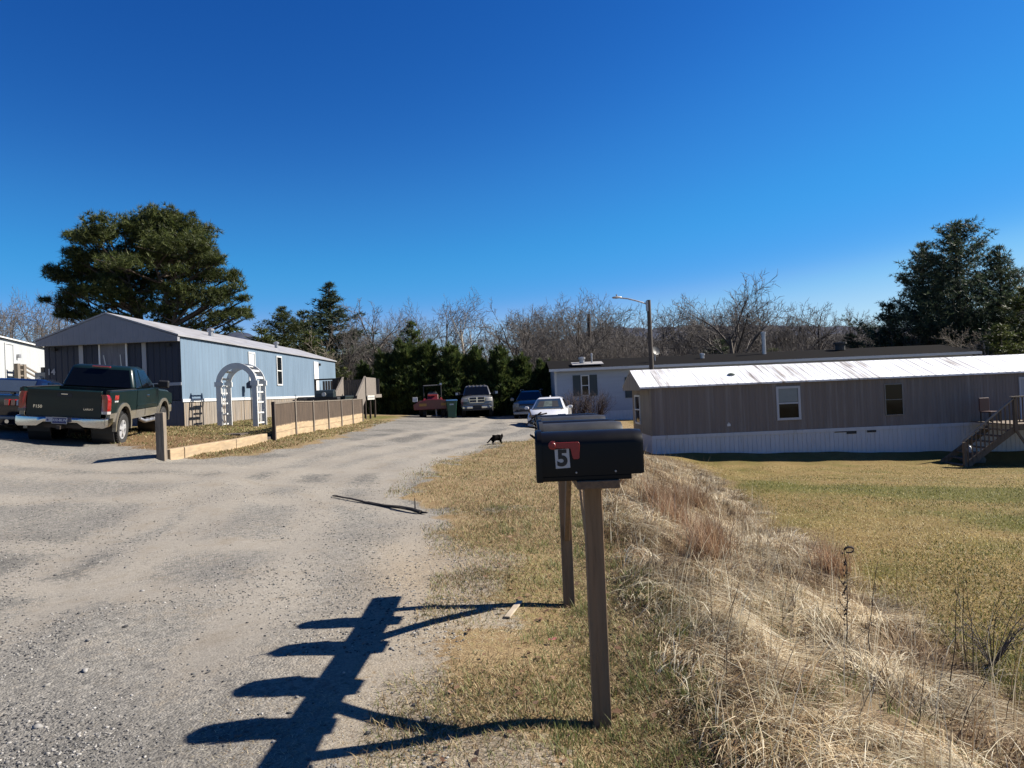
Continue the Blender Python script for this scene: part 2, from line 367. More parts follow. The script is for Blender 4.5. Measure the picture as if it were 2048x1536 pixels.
# ================================================================ materials for built things
white=M('white_paint',(.78,.78,.76),.5,var=.06,dirt=(.45,.42,.36),dirt_t=(.62,.85),dirt_s=3)
whitem=M('white_metal',(.80,.81,.82),.45,var=.05,dirt=(.42,.36,.28),dirt_t=(.60,.80),dirt_s=2.2,stretch=(3,3,.5))
black=M('black_enamel',(.004,.004,.0045),.40,var=.2,spec=.20)
blackm=M('matte_black',(.015,.015,.016),.6,var=.2)
rubber=M('rubber',(.022,.021,.020),.85,var=.3,vs=8)
chrome=M('chrome',(.62,.62,.62),.12,1,var=.05)
alloy=M('alloy',(.62,.62,.63),.35,.35,var=.06)
steel=M('steel',(.32,.32,.33),.45,.8,var=.15)
glass=M('dark_glass',(.010,.012,.014),.06,0,var=.1,spec=.2)
wood_old=M('weathered_wood',(.20,.165,.13),.85,var=.45,vs=3,stretch=(9,9,.7),bump=.4,bs=9)
wood_post=M('treated_post',(.30,.185,.10),.8,var=.4,vs=3.2,stretch=(14,14,.9),bump=.5,bs=6,dirt=(.17,.125,.08),dirt_s=1.6,dirt_t=(.45,.7))
wood_plank=M('treated_plank',(.20,.125,.07),.8,var=.35,vs=3,stretch=(14,.9,14),bump=.4,bs=6)
wood_tan=M('pale_timber',(.46,.335,.20),.8,var=.25,vs=3,stretch=(4,.8,4),bump=.3,bs=9,dirt=(.34,.26,.17),dirt_s=1.3,dirt_t=(.5,.7))
red_p=M('red_plastic',(.36,.022,.020),.45,var=.12)
# ================================================================ mailboxes
PX=.385; PY0,PY1=3.62,5.72; SH=1.185          # posts and shelf underside
zb0=h1(PX,PY0)-.3; zb1=h1(PX,PY1)-.3
st=thing('mailbox_stand','long wooden mailbox stand on two square posts, carrying a row of five mailboxes','mailbox stand',(PX,PY0,0))
for y,zb,lean in ((0,zb0,.0),(PY1-PY0,zb1,-.0)):
    MB().bx(-.0445,.0445,y-.0445,y+.0445,zb,SH).build('post',wood_post,st,bevel=.004)
MB().bx(-.10,.10,-.30,2.52,SH,SH+.038).build('shelf',wood_plank,st,bevel=.003)
for a,b in (((0,.045,.62),(0,.60,SH-.02)),((0,2.055,.48),(0,1.45,SH-.02))):
    MB().bar(a,b,.088,.038,up=(1,0,0)).build('brace',wood_post,st,bevel=.003)
def dome(w,h0,r,n=14):
    """section in (y,z): straight sides to h0, arched top"""
    p=[(-w/2,0),(w/2,0),(w/2,h0)]
    for i in range(1,n): 
        a=PI*i/n; p.append((w/2*math.cos(a),h0+r*math.sin(a)))
    p.append((-w/2,h0)); return p
def mailbox(y,x0,L,w,h,lab,mat,rz=0,flag=True,num=None,dent=0,open_=0,h0=None):
    z=SH+.038+.024
    t=thing('mailbox',lab,'mailbox',(PX,y,z),rz,'mailboxes in a row on the wooden stand')
    xa=x0-PX; xb=xa+L; h0=h0 or h*.70; r=h-h0
    sec=dome(w,h0,r)
    b=MB(); rings=[]
    for x,sy,sz,dz in ((xa,1,1,0),(xb-.045,1,1,0),(xb-.016,.985,.985,.0),(xb,.93,.955,.004)):
        rings.append([(x,p[0]*sy,max(p[1]*sz,0)+dz) for p in sec])
    b.loft(rings); b.build('shell',mat,t,smooth=35)
    # base skirt tray under the box (set back at the rear end)
    MB().bx(xa+.004,xb-.06,-w/2+.004,w/2-.004,-.024,.0).build('base_tray',mat,t,bevel=.004)
    # door, slightly larger than the shell with a lip
    d=MB(); s2=dome(w+.014,h0+.004,r+.006)
    s2=[(a,(c-.026 if c<.001 else c)) for a,c in s2]
    M_=Matrix.Translation((xa,0,0))@Matrix.Rotation(-open_,4,'Y')
    d.loft([[M_@Vector((x,a*k,c*k2)) for a,c in s2] for x,k,k2 in ((.018,1,1),(-.004,1,1),(-.013,.95,.965))])
    door=d.build('door',mat,t,smooth=35)
    MB().tube([(xa-.012,-.018,h-.03),(xa-.032,-.018,h-.012),(xa-.032,.018,h-.012),(xa-.012,.018,h-.03)],.005,6).build('handle',mat,door)
    yf=-w/2
    if flag:
        f=MB(); poly=[(.0,.012),(.115,.012),(.120,.004),(.117,-.062),(.111,-.069),(.091,-.069),(.085,-.062),(.077,-.018),(.0,-.014)]
        f.prism(poly,'y',yf-.011,yf-.005,Matrix.Translation((xa+.075,0,h*.715)))
        fo=f.build('flag',red_p,t,bevel=.0012)
        MB().lathe([(.0,-.009),(.012,-.009),(.0145,-.006),(.020,-.005),(.020,.005),(.0,.005)],20,Matrix.Translation((xa+.068,yf-.010,h*.715)),axis='y').build('pivot',red_p,fo,smooth=40)
    if num:
        p=MB().bx(-.034,.034,yf-.0035,yf-.0012,-.045,.045,Matrix.Translation((xa+.112,0,h*.405))@Matrix.Rotation(R(-2),4,'Y')).build('number_plate',M('reflective_white',(.55,.56,.58),.5,var=.08,vs=12),t)
        text(num,.104,'numeral',blackm,p,plane_M((xa+.112,yf-.0042,h*.403),(1,0,0),(0,0,1)),.0006,.0042)
    for x in (xa+.175,xb-.135):
        MB().lathe([(0,-.003),(.004,-.003),(.0055,0),(.0055,.002),(0,.002)],10,Matrix.Translation((x,yf-.002,.016)),axis='y').build('rivet',steel,t)
    return t
blk2=M('grey_enamel',(.02,.021,.023),.5,var=.25,vs=5,dirt=(.04,.038,.036),dirt_t=(.55,.75),dirt_s=6)
m5=mailbox(3.44,.112,.495,.19,.208,'nearest black mailbox, marked 5, with its red flag lowered',black,R(-1),True,'5')
mailbox(3.98,.142,.455,.19,.222,'second black mailbox from the front, just behind the one marked 5',blk2,R(1.5),True)
m3=mailbox(4.46,.156,.47,.19,.215,'middle mailbox of the row of five on the stand',black,R(-2),True)
mb4=mailbox(5.00,.17,.47,.19,.220,'fourth mailbox from the front, its broken latch sticking up',blk2,R(1),False)
k_=MB()
for a,b in (((-.255,-.02,.22),(-.275,-.03,.28)),((-.26,.0,.21),(-.19,-.05,.255)),((-.24,-.02,.232),(-.15,-.04,.246)),((-.26,-.03,.205),(-.30,-.05,.17))): k_.tube([a,b],.0055,5)
k_.build('broken_latch',M('rusty',(.07,.04,.028),.8,var=.4),mb4)
mailbox(5.50,.175,.47,.19,.215,'farthest mailbox of the row, above the rear post',black,R(-1),True)
# ================================================================ trailers
def ribs(mb,p0,p1,z0,z1,pitch=.2,dep=.014,flat=.72,out=None):
    """ribbed vertical sheet from p0 to p1 (xy), outward = right of p0->p1"""
    p0=Vector(p0);p1=Vector(p1);L=(p1-p0).length;u=(p1-p0)/L;n=Vector((u.y,-u.x))
    pts=[];x=0
    while x<L-1e-4:
        for s_,d_ in ((0,0),(flat*pitch,0),(flat*pitch+.02,-dep),(pitch-.02,-dep)):
            if x+s_<L: pts.append((x+s_,d_))
        x+=pitch
    pts.append((L,0))
    za=z0 if isinstance(z0,(tuple,list)) else (z0,z0); zb_=z1 if isinstance(z1,(tuple,list)) else (z1,z1)
    r=[[],[]]
    for s_,d_ in pts:
        q=p0+u*s_+n*d_; f=s_/L
        r[0].append((q.x,q.y,za[0]*(1-f)+za[1]*f)); r[1].append((q.x,q.y,zb_[0]*(1-f)+zb_[1]*f))
    mb.loft(r,cap=False,closed=False); return mb
def window(parent,o,u,n,w,h,fmat,ft=.07,split=True,gl=None,blind=None,mull=None,name='window'):
    """o centre (3), u horizontal unit, n outward unit"""
    o=Vector(o);u=Vector(u).normalized();n=Vector(n).normalized();z=Vector((0,0,1))
    M_=Matrix(((u.x,n.x,0,o.x),(u.y,n.y,0,o.y),(0,0,1,o.z),(0,0,0,1)))
    f=MB(); d0,d1=-.02,.045
    f.bx(-w/2,-w/2+ft,d0,d1,-h/2,h/2,M_); f.bx(w/2-ft,w/2,d0,d1,-h/2,h/2,M_)
    f.bx(-w/2+ft,w/2-ft,d0,d1-.002,h/2-ft,h/2,M_); f.bx(-w/2+ft,w/2-ft,d0,d1-.002,-h/2,-h/2+ft,M_)
    if split: f.bx(-w/2+ft,w/2-ft,d0,d1-.006,-ft*.35,ft*.35,M_)
    fo=f.build(name,fmat,parent)
    MB().bx(-w/2+ft,w/2-ft,d0+.005,.012,-h/2+ft,h/2-ft,M_).build('pane',gl or glass,fo)
    if blind:
        MB().bx(-w/2+ft+.01,w/2-ft-.01,.013,.016,blind[0]*h/2+ft*.5,blind[1]*h/2-ft,M_).build('blind',blind[2],fo)
    return fo
# ---- blue trailer on the left
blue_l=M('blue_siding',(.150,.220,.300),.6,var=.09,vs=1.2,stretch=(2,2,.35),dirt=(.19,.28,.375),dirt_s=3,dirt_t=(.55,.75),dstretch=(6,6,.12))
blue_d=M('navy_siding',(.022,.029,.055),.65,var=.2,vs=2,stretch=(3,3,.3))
gable_m=M('gable_grey',(.27,.275,.31),.6,var=.08,vs=2)
roof_m=M('pale_metal_roof',(.36,.36,.38),.5,var=.14,vs=2,stretch=(.4,.4,4),dirt=(.24,.22,.2),dirt_s=2.2,dirt_t=(.52,.72))
skirtw=M('skirting_boards',(.25,.215,.18),.85,var=.32,vs=2.6,stretch=(7,7,.5),bump=.3,bs=7,dirt=(.33,.235,.14),dirt_s=1.2,dirt_t=(.5,.7))
skirtm=M('grey_skirting_metal',(.085,.10,.145),.6,var=.12,vs=2,stretch=(2,2,.4))
BX0,BX1,BY0,BY1=-16.75,-11.85,25.5,47.8; BE,BF=4.13,1.83
bt=thing('mobile_home','long blue mobile home with a navy end wall and pale gable, left of the drive','mobile home',(0,0,0))
ribs(MB(),(BX1,BY0),(BX1,BY1),BF,BE,.3,.012,.8).build('long_wall',blue_l,bt)
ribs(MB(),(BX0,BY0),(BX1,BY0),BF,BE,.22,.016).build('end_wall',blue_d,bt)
MB().bx(BX0,BX1-.03,BY0+.03,BY1,BF,BE-.01).build('back_wall',blue_l,bt)
ap=(BX0+BX1)/2-.02; RZ=.86
rf=MB()
for s_ in (-1,1):
    xe=BX1+.10 if s_>0 else BX0-.10
    zz=BE-.02
    a=(ap,BY0-.32,BE+RZ); b=(xe,BY0-.32,zz); 
    rf.loft([[(ap,BY0-.36,BE+RZ),(xe,BY0-.36,zz),(xe,BY0-.36,zz+.06),(ap,BY0-.36,BE+RZ+.06)],[(ap,BY1+.1,BE+RZ),(xe,BY1+.1,zz),(xe,BY1+.1,zz+.06),(ap,BY1+.1,BE+RZ+.06)]])
ro=rf.build('roof',roof_m,bt)
g=MB(); g.prism([(BX0-.08,BE-.20),(BX1+.06,BE-.20),(BX1+.06,BE-.03),(ap,BE+RZ-.01),(BX0-.08,BE-.03)],'y',BY0-.34,BY0-.16)
go=g.build('gable',gable_m,bt); ribs(MB(),(BX0-.06,BY0-.348),(BX1+.04,BY0-.348),BE-.19,(BE-.02,BE-.02),.2,.006).build('gable_trim',gable_m,go)
ribs(MB(),(ap-1.9,BY0-.344),(ap,BY0-.344),BE-.05,(BE+.08,BE+RZ-.05),.2,.006).build('gable_siding',gable_m,go); ribs(MB(),(ap,BY0-.344),(ap+1.9,BY0-.344),BE-.05,(BE+RZ-.05,BE+.08),.2,.006).build('gable_siding',gable_m,go)
MB().prism([(BX1,BE),(ap,BE+RZ-.02),(BX0,BE)],'y',BY1-.1,BY1).build('gable',blue_l,bt)
MB().bx(BX1-.005,BX1+.035,BY0-.02,BY1,BF-.08,BF+.03).build('band',white,bt)
sk=MB(); y=BY0+.12; rr=random.Random(3)
while y<BY1-.1:
    wd_=.135; zt=BF-.085; sk.bx(BX1-.03,BX1-.008+rr.uniform(0,.012),y,y+wd_-.008,h1(BX1+.2,y)-.25,zt); y+=wd_
sk.build('skirting',skirtw,bt)
ribs(MB(),(BX0,BY0+.01),(BX1+.03,BY0+.01),.3,BF-.02,.12,.012).build('end_skirting',skirtm,bt)
tr=MB()
tgm=M('trim_grey',(.45,.46,.50),.6,var=.06)
for x in (-15.42,-13.16): MB().bx(x-.075,x+.075,BY0-.03,BY0+.005,BF,BE-.02).build('trim',tgm,bt)
MB().bx(-13.08,BX1-.01,BY0-.032,BY0+.004,2.36,2.47).build('trim',tgm,bt); MB().bx(BX0,-15.5,BY0-.032,BY0+.004,2.36,2.47).build('trim',tgm,bt)
curtain=M('white_curtain',(.20,.20,.23),.8,var=.25,vs=4,stretch=(6,6,.6))
wi=window(bt,(-14.27,BY0,3.3),(1,0,0),(0,-1,0),1.02,1.38,M('window_white',(.95,.95,.97),.5,var=.05),.055,False,blind=(-1,1,curtain))
MB().bx(-14.75,-13.79,BY0-.05,BY0-.044,2.98,3.01).bar((-14.6,BY0-.047,3.55),(-14.45,BY0-.047,2.7),.03,.012,up=(0,1,0)).bar((-14.0,BY0-.047,3.55),(-13.95,BY0-.047,2.7),.03,.012,up=(0,1,0)).build('muntin',white,wi)
for x in (-16.35,-12.25): MB().bx(x-.07,x+.07,BY0-.14,BY0,3.78,3.86).build('wall_lamp',blackm,bt)
text('14',.30,'house_number',tgm,bt,plane_M((-16.52,BY0-.012,3.02),(1,0,0),(0,0,1)),.004,.008)
for yy,bl in ((32.4,True),(36.2,False)):
    window(bt,(BX1,yy,3.18),(0,1,0),(1,0,0),.82,1.5,white,.07,True,blind=(-1,1,M('window_blind',(.5,.56,.62),.7,var=.1)) if bl else None)
d=MB().bx(BX1-.01,BX1+.04,42.55,43.5,BF,3.92).build('door',white,bt)
MB().lathe([(0,0),(.03,0),(.035,.04),(0,.06)],10,Matrix.Translation((BX1+.04,43.38,2.85)),axis='x').build('handle',steel,d)
MB().bx(BX1,BX1+.12,43.68,43.8,3.7,3.84).build('wall_lamp',blackm,bt)
for yy in (30.5,39.0): MB().lathe([(.10,4.2),(.10,4.78),(.15,4.78),(.15,4.86),(.03,4.92)],12,Matrix.Translation((BX1-1.0,yy,0))).build('roof_vent',steel,bt)
# ---- white trailer far left
wt=thing('mobile_home','white mobile home at the far left edge, behind the dark sports car','mobile home',(0,0,0))
A=Vector((-19.2,22.5));B=Vector((-23.4,37.0)); u=(B-A).normalized(); n_=Vector((-u.y,u.x))
zE0,zE1=4.86,4.66
white_s=M('white_siding',(.52,.54,.55),.5,var=.05,vs=1,stretch=(2,2,.3))
ribs(MB(),A,B,1.6,(zE0,zE1),.3,.01,.85).build('long_wall',white_s,wt)
q=[A+n_*.03,B+n_*.03,B+n_*4.2,A+n_*4.2]
MB().loft([[(p.x,p.y,.4) for p in q],[(p.x,p.y,zE1-.02) for p in q]]).build('back_wall',white_s,wt)
rq=MB(); 
c0=A-n_*.12; c1=B-n_*.12; m0=A+n_*2.1; m1=B+n_*2.1; e0=A+n_*4.3; e1=B+n_*4.3
for (a0,za),(b0,zb_),(a1,zc),(b1,zd) in (((c0,zE0),(m0,zE0+.5),(c1,zE1),(m1,zE1+.5)),((m0,zE0+.5),(e0,zE0),(m1,zE1+.5),(e1,zE1))):
    rq.loft([[(a0.x,a0.y,za),(b0.x,b0.y,zb_),(b0.x,b0.y,zb_+.06),(a0.x,a0.y,za+.06)],[(a1.x,a1.y,zc),(b1.x,b1.y,zd),(b1.x,b1.y,zd+.06),(a1.x,a1.y,zc+.06)]])
rq.build('roof',white,wt)
ribs(MB(),A+n_*.02,B+n_*.02,.3,1.62,.2,.01).build('skirting',white_s,wt)
dp=A+u*8.2; dc=Vector((dp.x,dp.y,3.6)); 
window(wt,dc,(u.x,u.y,0),(-n_.x,-n_.y,0),.92,2.0,white,.04,False,gl=white_s,name='door')
lp=A+u*9.1; MB().bx(-.06,.06,-.06,.06,-.08,.08,Matrix.Translation((lp.x-n_.x*.08,lp.y-n_.y*.08,4.1))).build('wall_lamp',steel,wt)
# steps with rails in front of it
sg=thing('stair','weathered wooden steps with slim rails, against the white mobile home at far left','stair',(0,0,0))
S0=A+u*7.9-n_*.4; S1=A+u*8.6-n_*.4; S2=A+u*11.5-n_*.4
def v3(p,z): return (p.x,p.y,z)
pl=MB()
for k_,(p,z) in enumerate(((S0,2.7),(S1,2.7),(A+u*10.9-n_*.4,2.3))):
    gz=h1(p.x,p.y); MB().bar(v3(p,gz-.2),v3(p,z+1.0),.16,.16,up=(0,1,0)).build('post',wood_old,sg)
rl=MB()
for dz in (.95,.75,.5,.25):
    rl.bar(v3(S0,2.7+dz),v3(S1,2.7+dz),.05,.06); rl.bar(v3(S1,2.7+dz),v3(S2,2.2+dz),.05,.06)
rl.build('rail',wood_old,sg)
pf=MB(); a=S0;b=S1; c=S1+n_*.38; dd=S0+n_*.38
pf.loft([[v3(p,2.6) for p in (a,b,c,dd)],[v3(p,2.66) for p in (a,b,c,dd)]]); pf.build('platform',wood_old,sg)
stp=MB()
for i in range(6):
    p0=S1+u*(.48*i); p1=S1+u*(.48*i+.5); z=2.5-.085*i
    stp.loft([[v3(p,z-.04) for p in (p0,p1,p1+n_*.38,p0+n_*.38)],[v3(p,z) for p in (p0,p1,p1+n_*.38,p0+n_*.38)]])
stp.build('tread',wood_old,sg)
# meter box
mp=Vector((-17.35,26.3)); mb=thing('meter_box','grey utility meter box on a post at the corner of the blue mobile home','meter box',(mp.x,mp.y,h1(mp.x,mp.y)))
MB().bx(-.06,.06,-.03,.06,-.2,2.2).build('post',wood_old,mb)
MB().bx(-.20,.20,-.16,-.031,1.15,2.0).build('cabinet',M('meter_grey',(.25,.27,.29),.5,.2),mb,bevel=.01)
MB().lathe([(0,-.10),(.09,-.09),(.12,0),(.12,.02),(0,.02)],16,Matrix.Translation((0,-.17,1.75)),axis='y').build('meter',M('meter_glass',(.5,.5,.5),.2),mb,smooth=40)
# ---- brown trailer on the right
brown=M('brown_siding',(.225,.188,.168),.75,var=.16,vs=1.1,stretch=(3.5,1,.13),dirt=(.34,.31,.295),dirt_s=1.3,dirt_t=(.5,.72),dstretch=(2.6,1,.10))
tan=M('tan_siding',(.30,.25,.19),.7,var=.15,vs=1.5,stretch=(1,3,.3),dirt=(.17,.13,.10),dirt_s=1.4,dirt_t=(.5,.7))
skw=M('white_skirting',(.62,.64,.68),.55,var=.08,vs=1.5,stretch=(2,2,.3),dirt=(.36,.33,.28),dirt_s=2.4,dirt_t=(.60,.74),dstretch=(3.5,1,.25))
m_,k=newmat('streaked_roof'); v=k.coords((2.6,.20,.2)); n=k.noise(v,1.5,6,.7); n2=k.noise(k.coords((.35,.35,.35)),1,3)
c=k.mix(k.ramp(k.math('ADD',k.math('MULTIPLY',n,.72),k.math('MULTIPLY',n2,.28)),[(.47,0),(.56,.35),(.66,1)]),(.66,.67,.69),(.17,.14,.115)); k.out(k.bsdf(c,.5,0,.4).outputs[0]); streak_roof=m_
BRX,BRY=6.0,31.0; bl=20.0; br=thing('mobile_home','brown mobile home with a streaked white roof, right of the mailboxes','mobile home',(BRX,BRY,0),R(.8))
E,Fl=1.58,-.57; D=4.25
ribs(MB(),(0,0),(bl,0),Fl,E,.14,.01,.7).build('long_wall',brown,br)
ribs(MB(),(0,D),(0,0),Fl,E,.14,.01,.7).build('end_wall',tan,br)
MB().bx(.03,bl,.03,D,Fl,E-.01).build('back_wall',brown,br)
OH=.46; rz=.80
r_=MB(); M0=lambda x,y,z:(x,y,z)
npan=66
pr=[]
x=-OH
while x<bl+.2:
    pr+= [(x,0),(x+.26,0),(x+.275,.010),(x+.295,.010)]; x+=.31
for s_ in (0,1):
    ye=-.14 if s_==0 else D+.14; 
    ra=[[],[]]
    for x,dz in pr:
        ra[0].append((x,ye,E-.0+dz)); ra[1].append((x,D/2,E+rz+dz))
    r_.loft(ra,cap=False,closed=False)
r_.bx(-OH+.005,bl+.2,-.135,-.11,E-.07,E-.005); 
r_.build('roof',streak_roof,br)
MB().bx(-OH+.01,bl,-.128,.0,E-.055,E-.02).build('eave_trim',M('eave_brown',(.075,.055,.045),.7,var=.2),br)
MB().prism([(-.12,E-.14),(D+.12,E-.14),(D+.13,E-.03),(D/2,E+rz-.02),(-.13,E-.03)],'x',-OH+.02,-OH+.06).build('gable',tan,br)
MB().bx(-OH+.06,0,-.11,D+.1,E-.14,E-.10).build('soffit',tan,br)
MB().bx(-.035,.035,-.035,.0,Fl,E-.06).build('corner_trim',tan,br)
winw=M('window_frame',(.55,.57,.62),.5,var=.06)
window(br,(0,2.9,.52),(0,-1,0),(-1,0,0),1.25,1.38,white,.085,True)
window(br,(6.05,0,.62),(1,0,0),(0,-1,0),1.06,1.48,winw,.10,True,blind=(.0,1,M('roller_blind',(.30,.34,.34),.7,var=.08)))
window(br,(10.7,0,.58),(1,0,0),(0,-1,0),.80,1.38,M('thin_frame',(.30,.28,.26),.5),.03,True)
MB().bx(3.32,3.46,-.03,.0,-.28,-.17).bx(3.37,3.41,-.04,0,-.17,-.12).build('outlet_cover',whitem,br)
MB().bx(14.05,14.42,-.012,.0,.88,1.02).build('wall_plate',brown,br)
d=window(br,(16.75,0,.38),(1,0,0),(0,-1,0),.98,1.9,winw,.07,False,gl=M('screen_door',(.42,.44,.48),.5,var=.06),name='door')
MB().lathe([(.08,0),(.08,.05),(.17,.05),(.17,.1),(.05,.16)],12,Matrix.Translation((3.9,.95,E+.32))).build('roof_vent',M('vent_dark',(.10,.12,.10),.6),br)
MB().bx(0,bl,-.03,.012,Fl-.14,Fl+.005).build('band',skw,br)
# skirting with two broken vents
gz=lambda x:h1(BRX+x,BRY-.2)
sw=MB(); 
segs=[(.02,8.35),(8.35,8.9),(8.9,9.0),(9.0,9.65),(9.65,bl)]
ribs(sw,(.0,.0),(bl,0),(gz(0)-.05,gz(bl)-.1),Fl-.13,.2,.022,.86)
ribs(sw,(0,D),(0,0),(gz(0)-.3,gz(0)-.05),Fl-.0,.2,.012,.85)
so_=sw.build('skirting',skw,br)
MB().prism([(8.02,Fl-.185),(8.55,Fl-.185),(8.55,Fl-.27),(8.98,Fl-.27),(8.98,Fl-.148),(8.02,Fl-.148)],'y',-.024,.012).build('vent_gap',blackm,so_); MB().bx(9.45,9.85,-.024,.012,Fl-.24,Fl-.148).build('vent_gap',blackm,so_)
MB().bar((0,-.03,gz(0)+.0),(bl,-.03,gz(bl)-.05),.04,.03).build('ground_rail',skw,so_)
# ---- pale house behind
lap=M('grey_lap_siding',(.50,.54,.60),.6,var=.07,vs=1.5,stretch=(.4,.4,4))
shing=M('dark_shingles',(.016,.015,.015),1.0,var=.3,vs=6,stretch=(1,4,4),spec=.02)
HX,HY=2.62,43.0; HL,HD=25.2,7.2
hs_=thing('house','long pale lap-sided house with a dark shingle roof, behind the brown mobile home','house',(HX,HY,0),R(-.4))
hE,hF=2.80,.22
lw=MB(); z=hF
while z<hE: lw.loft([[(0,-.022,z),(HL,-.022,z),(HL,0,z),(0,0,z)],[(0,-.004,z+.125),(HL,-.004,z+.125),(HL,.0,z+.125),(0,.0,z+.125)]]); z+=.125
lw.build('front_wall',lap,hs_)
lw=MB(); z=hF
while z<hE: lw.loft([[(-.022,0,z),(-.022,HD,z),(0,HD,z),(0,0,z)],[(-.004,0,z+.125),(-.004,HD,z+.125),(0,HD,z+.125),(0,0,z+.125)]]); z+=.125
lw.build('end_wall',lap,hs_)
MB().bx(.01,HL,.01,HD,-.9,hE).build('back_wall',lap,hs_)
MB().bx(-.04,.10,-.035,0.0,hF,hE).build('corner_trim',white,hs_)
ribs(MB(),(0,-.01),(HL,-.01),-1.2,hF+.02,.2,.012).build('skirting',whitem,hs_)
hr=MB(); hz=.64
for y0,y1,za,zb_ in ((-.42,HD/2,hE-.02,hE+hz),(HD/2,HD+.4,hE+hz,hE-.02)):
    hr.loft([[(-.35,y0,za),(-.35,y1,zb_),(-.35,y1,zb_+.07),(-.35,y0,za+.07)],[(HL+.3,y0,za),(HL+.3,y1,zb_),(HL+.3,y1,zb_+.07),(HL+.3,y0,za+.07)]])
ho=hr.build('roof',shing,hs_)
MB().bx(-.36,HL+.3,-.46,-.425,hE-.1,hE+.055).build('fascia',white,hs_)
MB().prism([(-.4,hE-.04),(HD/2,hE+hz-.01),(HD+.4,hE-.04)],'x',-.02,.0).build('gable',lap,hs_)
MB().slab([(1.1,.15,hE+.125+.12),(3.0,.15,hE+.125+.12),(3.0,1.3,hE+.125+.31),(1.1,1.3,hE+.125+.31)],.04).build('roof_patch',M('roof_patch',(.34,.33,.33),.8,var=.15),hs_)
for x,y,z0,z1,r in ((1.75,.9,3.1,3.55,.16),(2.35,.8,3.1,3.75,.05),(13.6,2.6,3.3,4.75,.12),(18.6,2.9,3.4,3.9,.3),(9.4,1.7,3.2,3.5,.12)):
    MB().lathe([(r,z0),(r,z1-.12),(r*1.35,z1-.12),(r*1.35,z1),(.01,z1+.03)],12,Matrix.Translation((x,y,0))).build('roof_vent',steel if r<.2 else blackm,hs_)
gsh=M('green_shutter',(.055,.075,.08),.7,var=.12)
w1=window(hs_,(1.80,-.02,1.80),(1,0,0),(0,-1,0),.52,1.28,white,.07,True)
for x in (1.30,2.30): MB().bx(x-.23,x+.23,-.06,-.02,1.17,2.43).build('shutter',gsh,hs_)
w2=window(hs_,(5.0,-.02,1.55),(1,0,0),(0,-1,0),.60,1.28,white,.07,True)
for x in (4.42,5.55): MB().bx(x-.22,x+.22,-.06,-.02,.95,2.2).build('shutter',gsh,hs_)
# satellite dish on its roof
ds=thing('satellite_dish','grey satellite dish on the shingle roof, just right of the lamp pole','satellite dish',(8.95,HY+1.1,3.15))
MB().tube([(0,0,0),(0,0,.45),(.02,-.1,.55)],.03,8).build('mast',steel,ds)
dish=[]
for r,h in ((.0,.0),(.10,.008),(.2,.03),(.28,.06)): dish.append((r,h))
MB().lathe(dish+[(.28,.072),(.2,.042),(0,.012)],20,Matrix.Translation((.02,-.12,.6))@Matrix.Rotation(R(70),4,'X')@Matrix.Rotation(R(25),4,'Y')).build('reflector',M('dish_grey',(.06,.062,.065),.6),ds,smooth=40)
MB().tube([(.02,-.2,.4),(.05,-.6,.55)],.015,6).build('feed_arm',steel,ds)
# distant roof
dh=thing('house','low brown-roofed house half hidden among the bare trees behind the pole','house',(13.0,95,1.0))
MB().bx(-6,4,0,7,-2,4.0).build('wall',M('tan_wall',(.25,.2,.16),.8),dh)
MB().prism([(-.5,4.0),(7.5,4.0),(3.5,5.6)],'x',-6.4,4.4).build('roof',M('brown_roof',(.13,.09,.075),.9,var=.2),dh)
# ================================================================ light pole, utility pole, wires
polew=M('pole_wood',(.065,.052,.043),.85,var=.35,vs=3,stretch=(9,9,.5))
pd=38.0; pb=W(1303,735,pd); pt=W(1301,600,pd); lp=thing('street_lamp','tall wooden lamp pole with a curved arm, standing behind the brown mobile home','street lamp',(pb.x,pd,0))
MB().tube([(0,0,-1.2),(0,0,pt.z)],[.14,.11],12).build('pole',polew,lp,smooth=50)
am=[W(1297,612,pd),W(1290,607,pd),W(1275,602.5,pd),W(1255,597.5,pd),W(1240,596,pd)]
MB().tube([(p.x-pb.x,-.0-.05,p.z) for p in am],.04,8).build('arm',steel,lp,smooth=50)
MB().bx(-.16,-.05,-.12,.02,pt.z-.6,pt.z-.05).build('bracket',steel,lp)
e=W(1233,595.5,pd); hd=MB()
hd.loft([[(e.x-pb.x+dx,dy*w_-.05,e.z+dz*h_) for dy,dz in ((-1,0),(-.7,.8),(0,1),(.7,.8),(1,0),(.6,-.6),(-.6,-.6))] for dx,w_,h_ in ((-.24,.05,.03),(-.18,.12,.06),(0,.15,.08),(.2,.10,.06),(.26,.05,.05))])
hd.build('lamp_head',M('lamp_grey',(.42,.42,.42),.5,.2),lp,smooth=50)
MB().tube([(e.x-pb.x,-.05,e.z+.08),(e.x-pb.x,-.05,e.z+.17)],.04,8).build('photocell',steel,lp)
ud=66.0; ub=W(1181,715,ud); ut=W(1177,628,ud); up=thing('utility_pole','dark utility pole among the bare trees, left of the lamp pole','utility pole',(ub.x,ud,0))
MB().tube([(0,0,0),(ut.x-ub.x,0,ut.z)],[.22,.17],10).build('pole',M('dark_pole',(.05,.035,.028),.9,var=.3),up,smooth=50)
MB().bar((-.9,0,W(1178,684,ud).z),(.6,0,W(1178,684,ud).z-.1),.09,.1).build('crossarm',polew,up)
wz=W(1178,684,ud).z
for a,b,lab in ((W(1178,684,ud),W(985,697,90),'thin dark wire sagging left from the utility pole'),(W(1178,684,ud),W(1420,693,60),'thin dark wire sagging right from the utility pole toward the bare trees')):
    pts=[]
    for i in range(17):
        f=i/16; p=a.lerp(b,f); p.z-=.35*math.sin(PI*f); pts.append(p)
    tag(MB().tube(pts,.022,4).build('power_line',blackm),lab,'power line')
